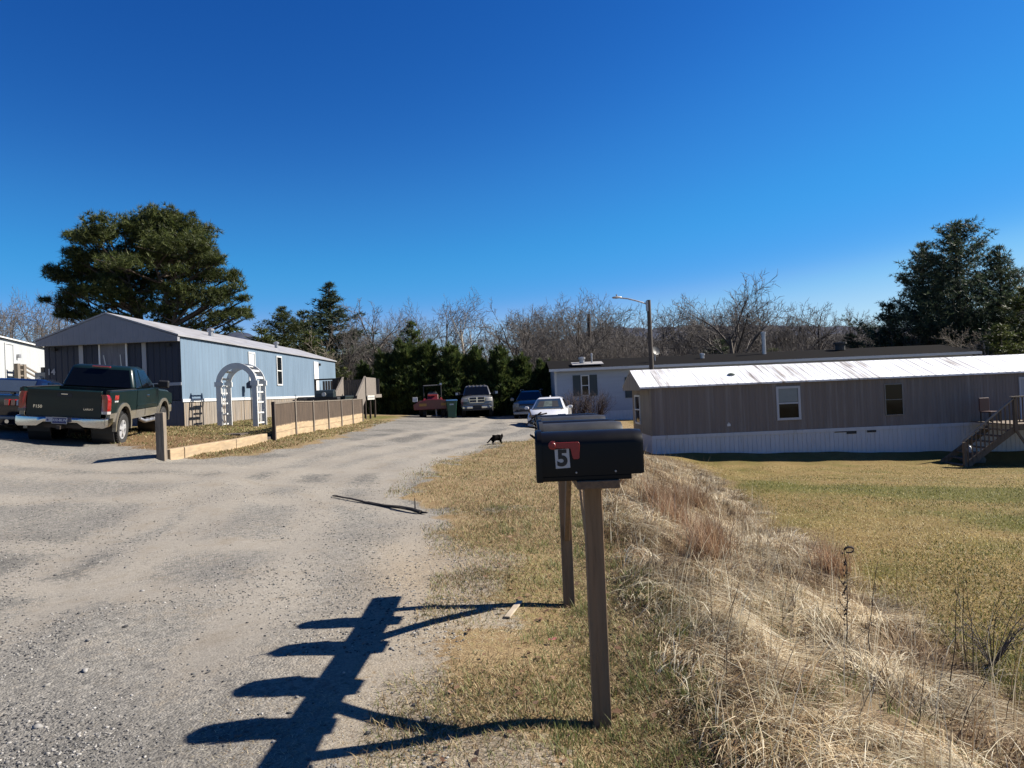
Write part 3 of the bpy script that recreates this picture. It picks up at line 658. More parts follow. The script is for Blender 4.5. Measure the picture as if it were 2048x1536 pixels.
# ================================================================ fence, timbers, post
bp=Vector((-7.62,15.35)); gz=h1(*bp); 
pm=M('grey_post_wood',(.23,.185,.14),.85,var=.45,vs=3,stretch=(11,11,.7),bump=.5,bs=6)
tag(MB().bx(-.085,.085,-.095,.095,-.5,.98,Matrix.Rotation(R(8),4,'Z')).build('wooden_post',pm,None,(bp.x,bp.y,gz),bevel=.008),'short square wooden post standing at the drive edge near the pickup','post')
tl=[((-7.60,15.5),(-7.55,16.05),'short pale end piece of border timber right beside the square post'),((-7.55,16.08),(-7.49,18.9),'long low border timber between the square post and the arbor'),((-7.49,18.93),(-7.47,21.25),'border timber nearest the fence, ending at the step')]
for a,b,lab in tl:
    za,zb_=h1(a[0]+.12,a[1]),h1(b[0]+.12,b[1])
    m_=(Vector((*a,za))+Vector((*b,zb_)))/2; a3=Vector((*a,za+.08))-m_; b3=Vector((*b,zb_+.08))-m_
    tag(MB().bar(a3,b3,.19,.34).build('border_timber',wood_tan,None,m_,bevel=.012),lab,'timber',group='pale timbers bordering the yard')
MB_=MB
FX=-7.47; fy=[22.15+2.17*i for i in range(7)]
fe=thing('fence','low weathered slat fence over pale boards, running along the left side of the drive','fence',(FX,fy[0],0))
fg=[h1(FX+.25,y) for y in fy]; hts=[1.2-.012*i for i in range(7)]
dslat=M('dark_slats',(.115,.080,.055),.9,var=.5,vs=3,stretch=(9,9,.6))
for i,y in enumerate(fy):
    MB().bx(-.05,.05,-.05,.05,fg[i]-.4,fg[i]+hts[i]+.02).build('post',wood_old if i else M('dark_post',(.07,.05,.04),.9,var=.4,stretch=(9,9,.6)),fe,(0,y-fy[0],0),bevel=.006)
rr=random.Random(5)
for i in range(6):
    y0,y1=fy[i]-fy[0]+.05,fy[i+1]-fy[0]-.05; L=y1-y0; s_=MB()
    zz=lambda f,h:fg[i]*(1-f)+fg[i+1]*f+h
    y=0
    while y<L-.05:
        f=y/L; wd_=.062; t0=rr.uniform(-.01,.015)
        s_.loft([[(-.012,y0+y,zz(f,.43)+t0),(.012,y0+y,zz(f,.43)+t0),(.012,y0+y+wd_,zz(f,.43)+t0),(-.012,y0+y+wd_,zz(f,.43)+t0)],[(-.012,y0+y,zz(f,1.13)+t0),(.012,y0+y,zz(f,1.13)+t0),(.012,y0+y+wd_,zz(f,1.13)+t0),(-.012,y0+y+wd_,zz(f,1.13)+t0)]]); y+=.090
    s_.build('slat_panel',dslat,fe)
    MB().bar((-.03,y0-.0,zz(0,1.15)),(-.03,y1,zz(1,1.15)),.12,.035).bar((-.035,y0,zz(0,.5)),(-.035,y1,zz(1,.5)),.04,.08).build('rail',wood_old,fe)
    for h0_ in (.115,.345):
        MB().bar((-.01,y0,zz(0,h0_-.02 if h0_<.2 else h0_)),(-.01,y1,zz(1,h0_-.02 if h0_<.2 else h0_)),.04,.225 if h0_>.2 else .26).build('board',wood_tan,fe,bevel=.006)
# step into the yard
sx=-7.75; z=h1(-7.2,21.7); tag(MB().bx(-.45,.2,-.42,.32,-.2,.14).bx(-1.1,-.45,-.42,.32,-.2,.3).build('garden_step',M('dark_sleeper',(.08,.06,.045),.9,var=.3),None,(sx,21.72,z),bevel=.01),'dark timber steps between the border timber and the fence','step')
# ================================================================ arbor
AX0,AX1,AY=-11.02,-9.50,26.45; az=h1(-10.2,26.8)-.02
ar=thing('garden_arbor','white arched lattice arbor standing in front of the blue mobile home','arbor',((AX0+AX1)/2,AY,az))
hw=(AX1-AX0)/2; dep=.92; ph=1.62
def arch(mb,y0,y1,ro_,ri,cz,n=22,a0=0,a1=PI):
    rings=[]
    for i in range(n+1):
        a=a0+(a1-a0)*i/n; c,s_=math.cos(a),math.sin(a)
        rings.append([(c*ri,y0,cz+s_*ri*1.02),(c*ro_,y0,cz+s_*ro_*1.02),(c*ro_,y1,cz+s_*ro_*1.02),(c*ri,y1,cz+s_*ri*1.02)])
    return mb.loft(rings)
for y in (0,dep):
    arch(MB(),y-.02,y+.02,hw,hw-.20,ph).build('arch',white,ar,smooth=30)
    for s_ in (-1,1):
        x0,x1=(s_*hw,s_*(hw-.19)) if s_<0 else (hw-.19,hw)
        MB().bx(x0,x1,y-.022,y+.022,-.15,ph+.02).build('post',white,ar)
        MB().bx(x0-.05,x1+.05,y-.04,y+.04,ph-.09,ph+.09).build('capital',white,ar)
for i in range(7):
    a=PI*(.09+.82*i/6); c,s_=math.cos(a)*(hw-.06),ph+math.sin(a)*(hw-.06)*1.02
    M_=Matrix.Translation((c,0,s_))@Matrix.Rotation(PI/2-a,4,'Y')
    MB().bx(-.045,.045,.02,dep-.02,-.012,.012,M_).build('crossbar',white,ar)
for s_ in (-1,1):
    lt=MB(); x=s_*(hw-.1)
    for yy in (.30,.47,.62): lt.bx(x-.012,x+.012,yy-.02,yy+.02,.10,ph-.05)
    for zz_ in (.12,.5,.9,1.28,1.55): lt.bx(x-.014+.026*s_,x+.014+.026*s_,.1,dep-.1,zz_-.028,zz_+.028)
    lt.build('lattice',white,ar)
# dark pole and box, added in place of a shadow on the blue wall
bh=W(504,776,29.6); tag_=thing('shadow_stand_in','dark pole and box added as a shadow on the blue wall, right of the arbor','shadow_stand_in',(-11.55,31.4,h1(-11.5,31.4)))
MB().tube([(0,0,-.2),(0,0,1.45)],.025,8).build('pole',blackm,tag_)
MB().prism([(-.15,0),(.15,0),(.15,.22),(0,.34),(-.15,.22)],'y',-.14,.14,Matrix.Translation((0,0,1.42))).build('box',M('shadow_navy',(.02,.03,.07),.6),tag_,bevel=.01)
# ================================================================ deck by the blue trailer
dk=thing('deck','weathered wooden deck with board railings beside the white door of the blue mobile home','deck',(-8.1,39,0))
gz=h1(-8,40); DZ=1.80; bw=M('grey_boards',(.20,.17,.145),.88,var=.32,vs=2.5,stretch=(8,8,.5))
bwd=M('dark_boards',(.10,.082,.07),.9,var=.35,vs=2.5,stretch=(8,8,.5))
MB().bx(-3.7,0.0,0,5,DZ-.2,DZ).build('platform',bw,dk)
pn=MB(); y=0
while y<2.7: pn.bx(.055,.085,y,y+.14,DZ-.12,DZ+.95); y+=.15
pn.build('board_panel',bw,dk)
for y in (-.03,1.3,2.68): MB().bx(-.05,.05,y-.05,y+.05,gz-.3,DZ+.95).build('post',M('dark_post',(.07,.05,.04),.9),dk)
bk=MB(); x=-3.6
while x<-.1: bk.bx(x,x+.13,4.9,4.93,DZ-.1,DZ+.95); x+=.16
bk.build('board_panel',bwd,dk)
rl=MB(); rl.bx(-2.75,-1.2,-.05,.05,DZ+.88,DZ+.96); rl.bx(-2.75,-2.65,-.05,.05,DZ-.8,DZ+.88); rl.bx(-1.75,-1.45,-.04,-.0,DZ,DZ+.88); rl.bx(-1.38,-1.26,-.04,0,DZ,DZ+.88)
rl.build('rail',M('dark_post',(.07,.05,.04)),dk)
for x in (-1.18,.02):
    pz=MB(); ln=MB()
    for i in range(14):
        f0=i/14; f1=(i+.95)/14; y0,y1=-2.2*f0,-2.2*f1; 
        zt=lambda f:DZ+.98-1.05*f; zb_=lambda f:DZ-.25-1.05*f
        pz.loft([[(x,y0,zb_(f0)),(x,y1,zb_(f1)),(x,y1,zt(f1)),(x,y0,zt(f0))],[(x+.03,y0,zb_(f0)),(x+.03,y1,zb_(f1)),(x+.03,y1,zt(f1)),(x+.03,y0,zt(f0))]])
    pz.bar((x+.015,0,DZ+.99),(x+.015,-2.25,DZ-.07),.09,.04)
    pz.build('stair_side',bw,dk)
tr=MB()
for i in range(7): tr.bx(-1.15,.02,-.31*(i+1),-.31*i-.02,DZ-.17*(i+1)-.04,DZ-.17*(i+1))
tr.build('tread',bw,dk)
sb=MB().bx(-.02,.02,0,1.95,0,.24).build('sign_board',M('sign_white',(.62,.60,.55),.7,var=.12),None,(-7.98,39.05,1.50)); tag(sb,'long white sign board with worn dark lettering, nailed to the deck posts','sign')
sl_=MB(); rr=random.Random(2); y=.15
while y<1.75:
    wq=rr.uniform(.05,.12); sl_.bx(.021,.024,y,y+wq,.07,.07+rr.uniform(.05,.10)); y+=wq+rr.uniform(.03,.09)
sl_.build('worn_lettering',M('faded_ink',(.22,.20,.19),.8),sb)
# grill and bins behind the fence
gr=thing('barbecue_grill','black barbecue grill with a round white gauge, behind the fence by the deck','grill',(-9.2,34.6,h1(-9.2,34.6)))
MB().bx(-.75,.75,-.3,.3,.80,1.05).build('body',blackm,gr,bevel=.03)
MB().prism([(-.3,1.05),(.3,1.05),(.27,1.3),(.1,1.42),(-.15,1.40),(-.28,1.25)],'x',-.35,.55).build('lid',M('grill_black',(.02,.03,.032),.4),gr,bevel=.02)
MB().lathe([(0,-.02),(.10,-.02),(.10,.01),(0,.01)],16,Matrix.Translation((.1,-.32,1.2)),axis='y').build('gauge',white,gr)
MB().bx(-.9,-.35,-.28,.28,1.06,1.09).build('side_shelf',steel,gr)
for x in (-.68,.68):
    for y in (-.25,.25): MB().bx(x-.03,x+.03,y-.03,y+.03,0,.8).build('leg',blackm,gr)
bn=thing('storage_bench','long dark green storage bench behind the fence, below the deck steps','bench',(-8.6,35.9,h1(-8.6,35.9)))
MB().bx(-.35,.35,-.9,.9,0,1.0).build('body',M('dark_green_plastic',(.012,.022,.020),.5),bn,bevel=.03)
MB().bx(-.38,.38,-.95,.95,1.0,1.1).build('lid',M('dark_green_lid',(.02,.03,.03),.4),bn,bevel=.02)
# ================================================================ deck right of the brown trailer
gz=h1(20.5,28.2); rd=thing('deck','shaded wooden deck with a stair against the brown mobile home, far right','deck',(19.9,28.3,0))
dw=M('deck_wood',(.17,.125,.085),.85,var=.4,vs=3,stretch=(5,5,.8)); TZ=-.50
MB().bx(0,4.4,0,2.68,TZ-.04,TZ).build('platform',dw,rd)
MB().bx(0,4.4,-.02,.02,TZ-.26,TZ-.045).build('joist',dw,rd)
for x in (.05,.62,2.6,4.3):
    MB().bx(x-.06,x+.06,-.085,.035,gz-.3 if x!=.05 else TZ-.3,TZ+1.06).build('post',dw,rd)
MB().bx(-.1,4.4,-.1,.05,TZ+1.06,TZ+1.11).build('handrail',M('pale_rail',(.33,.27,.2),.8,var=.3),rd)
bq=MB(); x=.2
while x<4.3: bq.bx(x,x+.04,-.04,-.005,TZ+.08,TZ+1.06); x+=.15
bq.bx(.05,4.3,-.045,0,TZ+.06,TZ+.11); bq.build('balusters',dw,rd)
for sx_ in (-1,1): MB().bar((.62,-.03,gz+.55),(.62+sx_*.62,-.03,TZ-.15),.09,.045,up=(0,1,0)).build('brace',dw,rd)
n=7; run=.28; rise=(TZ-gz)/(n+.5)
for i in range(n):
    MB().bx(-run*(i+1)-.02,-run*i,.02,1.5,TZ-rise*(i+1)-.04,TZ-rise*(i+1)).build('tread',dw,rd)
sx0=-run*n-.1
for y in (0,1.52): MB().bar((.0,y,TZ-.22),(sx0,y,gz+.05),.05,.24).build('stringer',dw,rd)
MB().bx(sx0-.02,sx0+.09,-.09,.02,gz-.1,gz+1.05).build('newel',dw,rd)
MB().bar((.05,-.04,TZ+1.06),(sx0-.02,-.04,gz+1.08),.09,.045).build('handrail',M('pale_rail',(.33,.27,.2)),rd)
bq=MB()
for i in range(1,12):
    f=i/12; x=sx0*f; za=TZ*(1-f)+gz*f; bq.bx(x-.02,x+.02,-.05,-.015,za-.02,za+1.03)
bq.build('balusters',dw,rd)
jz=TZ-rise*5; jg=MB().lathe([(0,0),(.075,0),(.08,.02),(.08,.17),(.06,.22),(.025,.25),(.025,.29),(0,.29)],14).build('jug',M('jug_white',(.55,.58,.60),.4),None,(19.9-run*5+.1,29.1,jz),smooth=40); tag(jg,'white plastic jug standing on a deck step at the far right','jug')
MB().tube([(.05,0,.235),(.095,0,.22),(.085,0,.13)],.012,6).build('handle',M('jug_white',(.55,.58,.60)),jg)
ch=thing('patio_chair','dark red chair on the far right deck against the brown wall','chair',(20.25,30.2,TZ),R(15))
cr_m=M('dark_red',(.05,.006,.008),.6,var=.2)
MB().bx(-.26,.26,-.26,.26,.40,.45).build('seat',cr_m,ch,bevel=.01)
MB().bx(-.27,.27,.24,.29,.45,1.02).build('backrest',cr_m,ch,bevel=.02)
for x in (-.23,.23):
    for y in (-.23,.23): MB().bx(x-.022,x+.022,y-.022,y+.022,0,.4).build('leg',blackm,ch)
cr2=thing('plastic_crate','orange plastic crate on the far right deck behind the balusters','crate',(22.0,28.75,TZ)); 
crm=M('orange_plastic',(.42,.09,.02),.5); MB().bx(-.22,.22,-.16,.16,0,.02).build('base',crm,cr2)
q=MB()
for z0,z1 in ((.02,.07),(.13,.18),(.24,.30)): q.bx(-.22,.22,-.16,-.145,z0,z1).bx(-.22,.22,.145,.16,z0,z1).bx(-.22,-.205,-.145,.145,z0,z1).bx(.205,.22,-.145,.145,z0,z1)
for x in (-.2,0,.2): q.bx(x-.015,x+.015,-.165,-.16,.02,.3)
q.build('slats',crm,cr2)
st_=G(1945,922); tag(MB().loft([[(math.cos(a)*r*.55,math.sin(a)*r*.4,z) for a in np.linspace(0,2*PI,10)[:-1]] for r,z in ((.9,-.1),(1,.08),(.8,.22),(.4,.28))]).build('stepping_stone',M('stone_grey',(.15,.15,.14),.9,var=.3),None,st_,smooth=60),'grey stone at the foot of the far right deck stair','stone')
# ================================================================ vehicles  (local: +Y forward, X right, Z up, origin on ground)
def paint(name,col,metal=.25,rough=.28): return M(name,col,rough,metal,var=.06,vs=1.5,coat=.8,spec=.5)
def wheel(parent,x,y,r,w,rimm=None,spokes=5,side=1,tread=True):
    wh=bpy.data.objects.new('wheel',None); COL.objects.link(wh); wh.parent=parent; wh.location=(x,y,r); wh.empty_display_size=.1
    t=MB(); h=w/2
    t.lathe([(r*.60,-h*.86),(r*.80,-h),(r*.93,-h*.97),(r*.985,-h*.8),(r,-h*.5),(r,h*.5),(r*.985,h*.8),(r*.93,h*.97),(r*.80,h),(r*.60,h*.86)],36,axis='x',cap=False)
    if tread:
        for k_ in range(40):
            a=2*PI*k_/40; M_=Matrix.Rotation(a,4,'X')
            for sx in (-1,1): t.bx(sx*h*.62-h*.3,sx*h*.62+h*.3,-.02,.02,r*.985,r+.011,M_)
    t.build('tyre',rubber,wh,smooth=40)
    m=MB(); s=side
    m.lathe([(r*.62,-h*.8),(r*.62,h*.8)],30,axis='x',cap=False)
    m.lathe([(r*.62,s*h*.62),(r*.64,s*h*.88),(r*.56,s*h*.84),(r*.54,s*h*.5)],30,axis='x',cap=False)
    for k_ in range(spokes):
        M_=Matrix.Rotation(2*PI*k_/spokes,4,'X')
        m.loft([[M_@Vector((s*h*xx,yy*ww,zz)) for xx,yy in ((.55,-1),(.86,-.75),(.86,.75),(.55,1))] for zz,ww in ((.03,r*.16),(r*.3,r*.13),(r*.58,r*.17))])
    m.lathe([(0,s*h*.5),(r*.17,s*h*.5),(r*.17,s*h*.92),(r*.1,s*h*.98),(0,s*h*.98)],16,axis='x')
    m.build('rim',rimm or alloy,wh,smooth=30)
    d=MB().lathe([(0,s*h*.40),(r*.6,s*h*.40),(r*.6,s*h*.42),(0,s*h*.42)],20,axis='x').build('brake_disc',blackm,wh)
    return wh
def offset_poly(p,d):
    n=len(p); A=sum(p[i][0]*p[(i+1)%n][1]-p[(i+1)%n][0]*p[i][1] for i in range(n)); sg=1 if A>0 else -1; out=[]
    for i in range(n):
        a,b,c=Vector(p[i-1]),Vector(p[i]),Vector(p[(i+1)%n])
        e1=(b-a); e2=(c-b)
        if e1.length<1e-6 or e2.length<1e-6: out.append(p[i]); continue
        e1.normalize(); e2.normalize(); nn=Vector((-e1.y,e1.x))*sg+Vector((-e2.y,e2.x))*sg
        if nn.length<.2: out.append(p[i]); continue
        nn.normalize(); out.append((b.x+nn.x*d,b.y+nn.y*d))
    return out
def sil(top,y0,y1,zb,arches=(),n=12):
    """closed side outline: bottom from y0 to y1 with arch notches, then the top points from front to rear"""
    p=[(y0,zb)]
    for yc,zc,r in arches:
        a0=math.asin(max(-1,min(1,(zb-zc)/r)))
        for i in range(n+1):
            a=PI-a0-(PI-2*a0)*i/n; p.append((yc+r*math.cos(a),zc+r*math.sin(a)))
    p.append((y1,zb)); return p+list(top)
def slices(poly,hw,fr=(1,.965,.88,.6,.25),ins=(.07,.02,0,0,0),deform=None):
    mb=MB(); xs=[(-f,i) for f,i in zip(fr,ins)]+[(f,i) for f,i in reversed(list(zip(fr,ins)))]
    rings=[]
    for fx,i_ in xs:
        q=offset_poly(poly,i_) if i_ else poly
        ring=[]
        for y,z in q:
            v=(fx*hw,y,z)
            ring.append(deform(v,fx) if deform else v)
        rings.append(ring)
    return mb.loft(rings)
def gh(belt,roof,crown=.045):
    b0,b1,bw,bz=belt; t0,t1,tw,tz=roof
    r=lambda y0,y1,w_,z:[(-w_,y0,z),(w_,y0,z),(w_,y1,z),(-w_,y1,z)]
    mb=MB().loft([r(b0,b1,bw,bz),r(t0,t1,tw,tz),r(t0+.12,t1-.12,tw-.12,tz+crown)])
    faces={'rear':[(-bw,b0,bz),(bw,b0,bz),(tw,t0,tz),(-tw,t0,tz)],'front':[(bw,b1,bz),(-bw,b1,bz),(-tw,t1,tz),(tw,t1,tz)],
      'right':[(bw,b0,bz),(bw,b1,bz),(tw,t1,tz),(tw,t0,tz)],'left':[(-bw,b1,bz),(-bw,b0,bz),(-tw,t0,tz),(-tw,t1,tz)]}
    return mb,faces
def panel(q,u0,u1,v0,v1,t=.010,skew=None):
    q=[Vector(p) for p in q]
    P=lambda u,v:(q[0].lerp(q[1],u)).lerp(q[3].lerp(q[2],u),v)
    pts=[P(u0,v0),P(u1,v0),P(u1 if not skew else skew[1],v1),P(u0 if not skew else skew[0],v1)]
    return MB().slab(pts,t)
def arc_band(y,z,r0,r1,x0,x1,a0=0,a1=PI,n=14):
    rings=[]
    for i in range(n+1):
        a=a0+(a1-a0)*i/n; c,s_=math.cos(a),math.sin(a)
        rings.append([(x0,y+c*r0,z+s_*r0),(x0,y+c*r1,z+s_*r1),(x1,y+c*r1*.995,z+s_*r1*.995),(x1,y+c*r0,z+s_*r0)])
    return MB().loft(rings)
def rounded(mb_args,name,mat,parent,b=.02):
    return MB().bx(*mb_args).build(name,mat,parent,bevel=b)
def mirror_part(parent,mat,x,y,z,s,w=.22,h=.2,d=.12):
    m=MB().bx(min(x,x+s*w),max(x,x+s*w),y-d/2,y+d/2,z-h/2,z+h/2).build('mirror',mat,parent,bevel=.035)
    return m
# ---------------------------------------------------------------- green pickup seen from behind
grn=M('dark_green_paint',(.006,.020,.021),.35,.15,var=.1,vs=1.5,coat=.25,spec=.25,dirt=(.02,.025,.022),dirt_s=1.2); tanp=paint('tan_paint',(.27,.245,.20),.3,.35)
PSI=R(11.5); tp=Vector((-10.72,16.83)); gr_=.5*(h1(-9.9,18.0)+h1(-10.8,21.4)); 
gz0=h1(-9.95,18.1); gz1=h1(-10.6,21.5)
tk=thing('pickup_truck','dark green extended-cab pickup with tan lower trim, parked in front of the blue mobile home','pickup',(tp.x,tp.y,.5*(gz0+h1(-11.6,17.8))-.10),0,rot=(math.atan2(gz1-gz0,3.5),R(5.6),PSI))
RA,FA,WR=1.02,4.55,.40; AR=(.545); zc=.47; hw=.985
def strip(y0,y1,z0,z1,arcs):
    """lower panel pieces with arch cut corners; arcs: list of (yc) at which circles cut"""
    return None
up_poly=sil([(2.02,1.385),(.03,1.385)],.03,2.02,.84,[(RA,zc,AR)])
for nm,s_ in (('bed_side',-1),('bed_side',1)):
    mb=MB(); a,b=(.90,hw) if s_>0 else (-hw,-.90)
    ins=offset_poly(up_poly,.025); mb.loft([[(s_*.88,y,z) for y,z in up_poly],[(s_*(hw-.02),y,z) for y,z in up_poly],[(s_*hw,y,z) for y,z in ins]]); mb.build(nm,grn,tk,smooth=35)
MB().bx(-.9,.9,.12,2.0,.80,.86).build('bed_floor',blackm,tk); MB().bx(-.9,.9,1.97,2.02,.8,1.37).build('bed_front',grn,tk)
MB().bx(-.975,.975,.02,2.01,1.386,1.40).bx(-.86,.86,.1,1.96,1.38,1.41).build('rail_cap',blackm,tk) if False else None
for s_ in (-1,1): MB().bx(min(s_*.86,s_*.975),max(s_*.86,s_*.975),.12,2.0,1.386,1.402).build('rail_cap',blackm,tk,bevel=.004)
tg=MB(); tgp=[(-.0,.73),(.07,.73),(.07,1.385),(.02,1.385),(-.012,1.36),(-.004,1.30),(.0,1.18),(-.006,1.0)]
tg.prism([(y,z) for y,z in tgp],'x',-.80,.80); to=tg.build('tailgate',grn,tk,smooth=35,bevel=.006)
MB().bx(-.16,.16,-.010,-.002,1.205,1.30).build('handle_recess',blackm,to,bevel=.004); MB().bx(-.07,.07,-.02,-.008,1.262,1.285).build('handle',chrome,to,bevel=.004)
text('F150',.098,'lettering',chrome,to,plane_M((-.56,-.013,.955),(1,0,0),(0,0,1)),.003,.002)
text('LARIAT',.065,'lettering',chrome,to,plane_M((.53,-.012,.93),(1,0,0),(0,0,1)),.003,.001)
redl=M('tail_red',(.33,.010,.012),.15,var=.15,vs=9,coat=1); clr=M('lamp_clear',(.55,.50,.48),.15,coat=.8)
for s_ in (-1,1):
    l=MB(); pr=[(.98,.13),(.995,.08),(.985,.02),(.95,-.03),(.86,-.035),(.815,-.01),(.815,.06)]
    l.loft([[(s_*x*k_,y,z) for x,y in pr] for z,k_ in ((.90,.985),(.93,1),(1.17,1),(1.27,.985),(1.30,.96))]); lo=l.build('tail_light',redl,tk,smooth=40)
    l=MB(); l.loft([[(s_*x,y,z) for x,y in pr] for z in (.835,.900)]); l.build('reverse_light',clr if s_>0 else M('lamp_dim',(.12,.12,.12),.2),lo)
for s_ in (-1,1):
    x0=s_*(hw-.03); x1=s_*(hw+.0)
    # lower tan panels with arch ends
    def piece(y0,y1,la=None,ra=None,z0=.62,z1=.84):
        p=[]
        zs=[z0+(z1-z0)*i/5 for i in range(6)]
        for z in zs: p.append(((la[0]+math.sqrt(max(0,la[1]**2-(z-zc)**2))) if la else y0,z))
        for z in reversed(zs): p.append(((ra[0]-math.sqrt(max(0,ra[1]**2-(z-zc)**2))) if ra else y1,z))
        return p
    for nm,p in (('bed_trim',piece(.10,0,None,(RA,AR))),('bed_trim',piece(0,2.02,(RA,AR),None)),('door_trim',piece(2.06,2.78)),('door_trim',piece(2.80,3.92)),('fender_trim',piece(3.95,0,None,(FA,AR))),('fender_trim',piece(0,5.45,(FA,AR),None,.62,.84))):
        mb=MB(); q=offset_poly(p,.012); mb.loft([[(s_*.88,y,z) for y,z in p],[(s_*(hw-.012),y,z) for y,z in p],[(s_*hw,y,z) for y,z in q]]); mb.build(nm,tanp,tk)
    for yc in (RA,FA):
        ab=arc_band(yc,zc,AR-.02,AR+.065,s_*(hw-.05),s_*(hw+.035),R(-8),R(188)); ab.build('wheel_flare',tanp,tk,smooth=40)
        MB().lathe([(AR+.02,0),(AR+.02,.5),(AR-.02,.5),(AR-.02,0)],24,Matrix.Translation((s_*.45 if s_>0 else -.95,yc,zc)),axis='x').build('wheel_well',blackm,tk)
# cab
cabp=sil([(4.0,1.40),(2.06,1.385)],2.06,3.95,.84,[])
slices(cabp,hw,ins=(.03,.01,0,0,0)).build('cab',grn,tk,smooth=35)
g_,fc=gh((2.07,4.05,.90,1.38),(2.30,3.32,.735,1.93),.05); g_.build('cab_top',grn,tk,smooth=30,bevel=.07)
tint=M('tinted_glass',(.004,.005,.007),.07,var=.1,spec=.28)
panel(fc['rear'],.05,.95,.06,.90,.012).build('rear_window',tint,tk)
panel(fc['front'],.04,.96,.05,.93,.012).build('windscreen',tint,tk)
for side in ('right','left'):
    u=lambda a,b:(a,b) if side=='right' else (1-b,1-a)
    a,b=u(.06,.28); sk=(.12,.33) if side=='right' else (.67,.88)
    panel(fc[side],a,b,.06,.92,.012,sk).build('quarter_window',tint,tk)
    a,b=u(.35,.88); sk=(.38,.88) if side=='right' else (.12,.62)
    panel(fc[side],a,b,.06,.92,.012,sk).build('door_window',tint,tk)
    s_=1 if side=='right' else -1
    for yy in (2.80,3.93): MB().bx(min(s_*(hw-.02),s_*(hw+.0015)),max(s_*(hw-.02),s_*(hw+.0015)),yy,yy+.012,.66,1.38).build('door_gap',blackm,tk)
    MB().bx(min(s_*hw,s_*(hw+.012)),max(s_*hw,s_*(hw+.012)),2.1,3.9,.93,.98).build('side_moulding',grn,tk,bevel=.004)
    MB().bx(min(s_*hw,s_*(hw+.02)),max(s_*hw,s_*(hw+.02)),2.88,3.10,1.17,1.225).build('door_handle',chrome,tk,bevel=.01)
    mr=MB().bx(min(s_*1.0,s_*1.30),max(s_*1.0,s_*1.30),3.78,3.90,1.40,1.62).build('mirror',blackm,tk,bevel=.04); MB().bx(min(s_*.9,s_*1.02),max(s_*.9,s_*1.02),3.80,3.86,1.42,1.5).build('bracket',blackm,mr)
    rb=MB().tube([(s_*1.04,2.15,.60),(s_*1.12,2.3,.53),(s_*1.12,3.75,.53),(s_*1.04,3.95,.60)],.05,10).build('running_board',steel,tk,smooth=50)
    for yy in (2.6,3.0,3.4): MB().bx(min(s_*1.06,s_*1.17),max(s_*1.06,s_*1.17),yy,yy+.12,.575,.59).build('step_pad',alloy,rb)
MB().bx(-.22,.22,2.22,2.29,1.915,1.96).build('brake_light',redl,tk,bevel=.01)
# front
hp=sil([(5.72,.82),(5.72,1.12),(5.6,1.24),(5.0,1.355),(4.0,1.41)],3.98,5.70,.84,[(FA,zc,AR)])
def hd_(v,fx):
    x,y,z=v
    if y>5: y-=.22*abs(fx)**3*(y-5)/.7
    if z>1.2: z-=.05*abs(fx)**3
    return (x,y,z)
slices(hp,hw,ins=(.05,.015,0,0,0),deform=hd_).build('front_body',grn,tk,smooth=35)
MB().bx(-.93,.93,5.5,5.78,.60,.80).build('front_bumper',chrome,tk,bevel=.05); MB().bx(-.5,.5,5.68,5.735,.92,1.14).build('grille',blackm,tk)
for s_ in (-1,1): MB().bx(min(s_*.54,s_*.86),max(s_*.54,s_*.86),5.55,5.70,.92,1.14).build('headlight',clr,tk,bevel=.03)
# bumper rear
bmp=MB(); 
for x,y,zt,zl in ((-1.0,.10,.735,.60),(-.99,-.06,.735,.54),(-.9,-.14,.735,.50),(-.5,-.18,.735,.52),(-.36,-.18,.735,.62),(.36,-.18,.735,.62),(.5,-.18,.735,.52),(.9,-.14,.735,.50),(.99,-.06,.735,.54),(1.0,.10,.735,.60)):
    bmp.v+= [(x,y,zl),(x,y-.012,(zl+zt)/2),(x,y,zt-.02),(x,y+.03,zt),(x,y+.16,zt),(x,y+.12,zl)]
for i in range(9):
    for j in range(6): bmp.f.append((i*6+j,i*6+(j+1)%6,(i+1)*6+(j+1)%6,(i+1)*6+j))
bmp.f+=[tuple(range(5,-1,-1)),tuple(54+j for j in range(6))]
bo=bmp.build('rear_bumper',M('dull_chrome',(.52,.51,.49),.2,1,var=.1),tk,smooth=40)
plt=MB().bx(-.155,.155,-.222,-.212,.585,.735).build('licence_plate',M('plate_blue',(.035,.045,.17),.4),bo)
text('332-BLW',.078,'lettering',M('plate_letters',(.62,.64,.70),.5),plt,plane_M((0,-.2235,.665),(1,0,0),(0,0,1)),.001,.002)
MB().bx(-.16,.16,-.224,-.2225,.722,.737).bx(-.16,.16,-.224,-.2225,.582,.592).bx(-.165,-.15,-.224,-.2225,.592,.722).bx(.15,.165,-.224,-.2225,.592,.722).build('plate_frame',steel,plt)
MB().bx(-.30,-.16,-.206,-.198,.62,.73).build('sticker',M('sticker',(.45,.47,.55),.5,var=.4,vs=25),bo); MB().lathe([(0,0),(.022,0),(.022,.004),(0,.004)],12,Matrix.Translation((-.255,-.211,.665)),axis='y').build('sticker_dot',M('plate_blue',(.035,.045,.17)),bo)
MB().bx(.17,.24,-.206,-.198,.63,.73).build('sticker',M('sticker_dark',(.05,.05,.09),.5),bo)
# badge on bed side
bd=text('FX4',.155,'lettering',M('badge_red',(.52,.05,.04),.4),tk,plane_M((hw+.003,.47,1.215),(0,1,0),(.0,.28,1)),.002,.006)
text('OFF ROAD',.052,'lettering',M('badge_white',(.7,.7,.7),.4),tk,plane_M((hw+.003,.46,1.125),(0,1,0),(0,.2,1)),.002,.002)
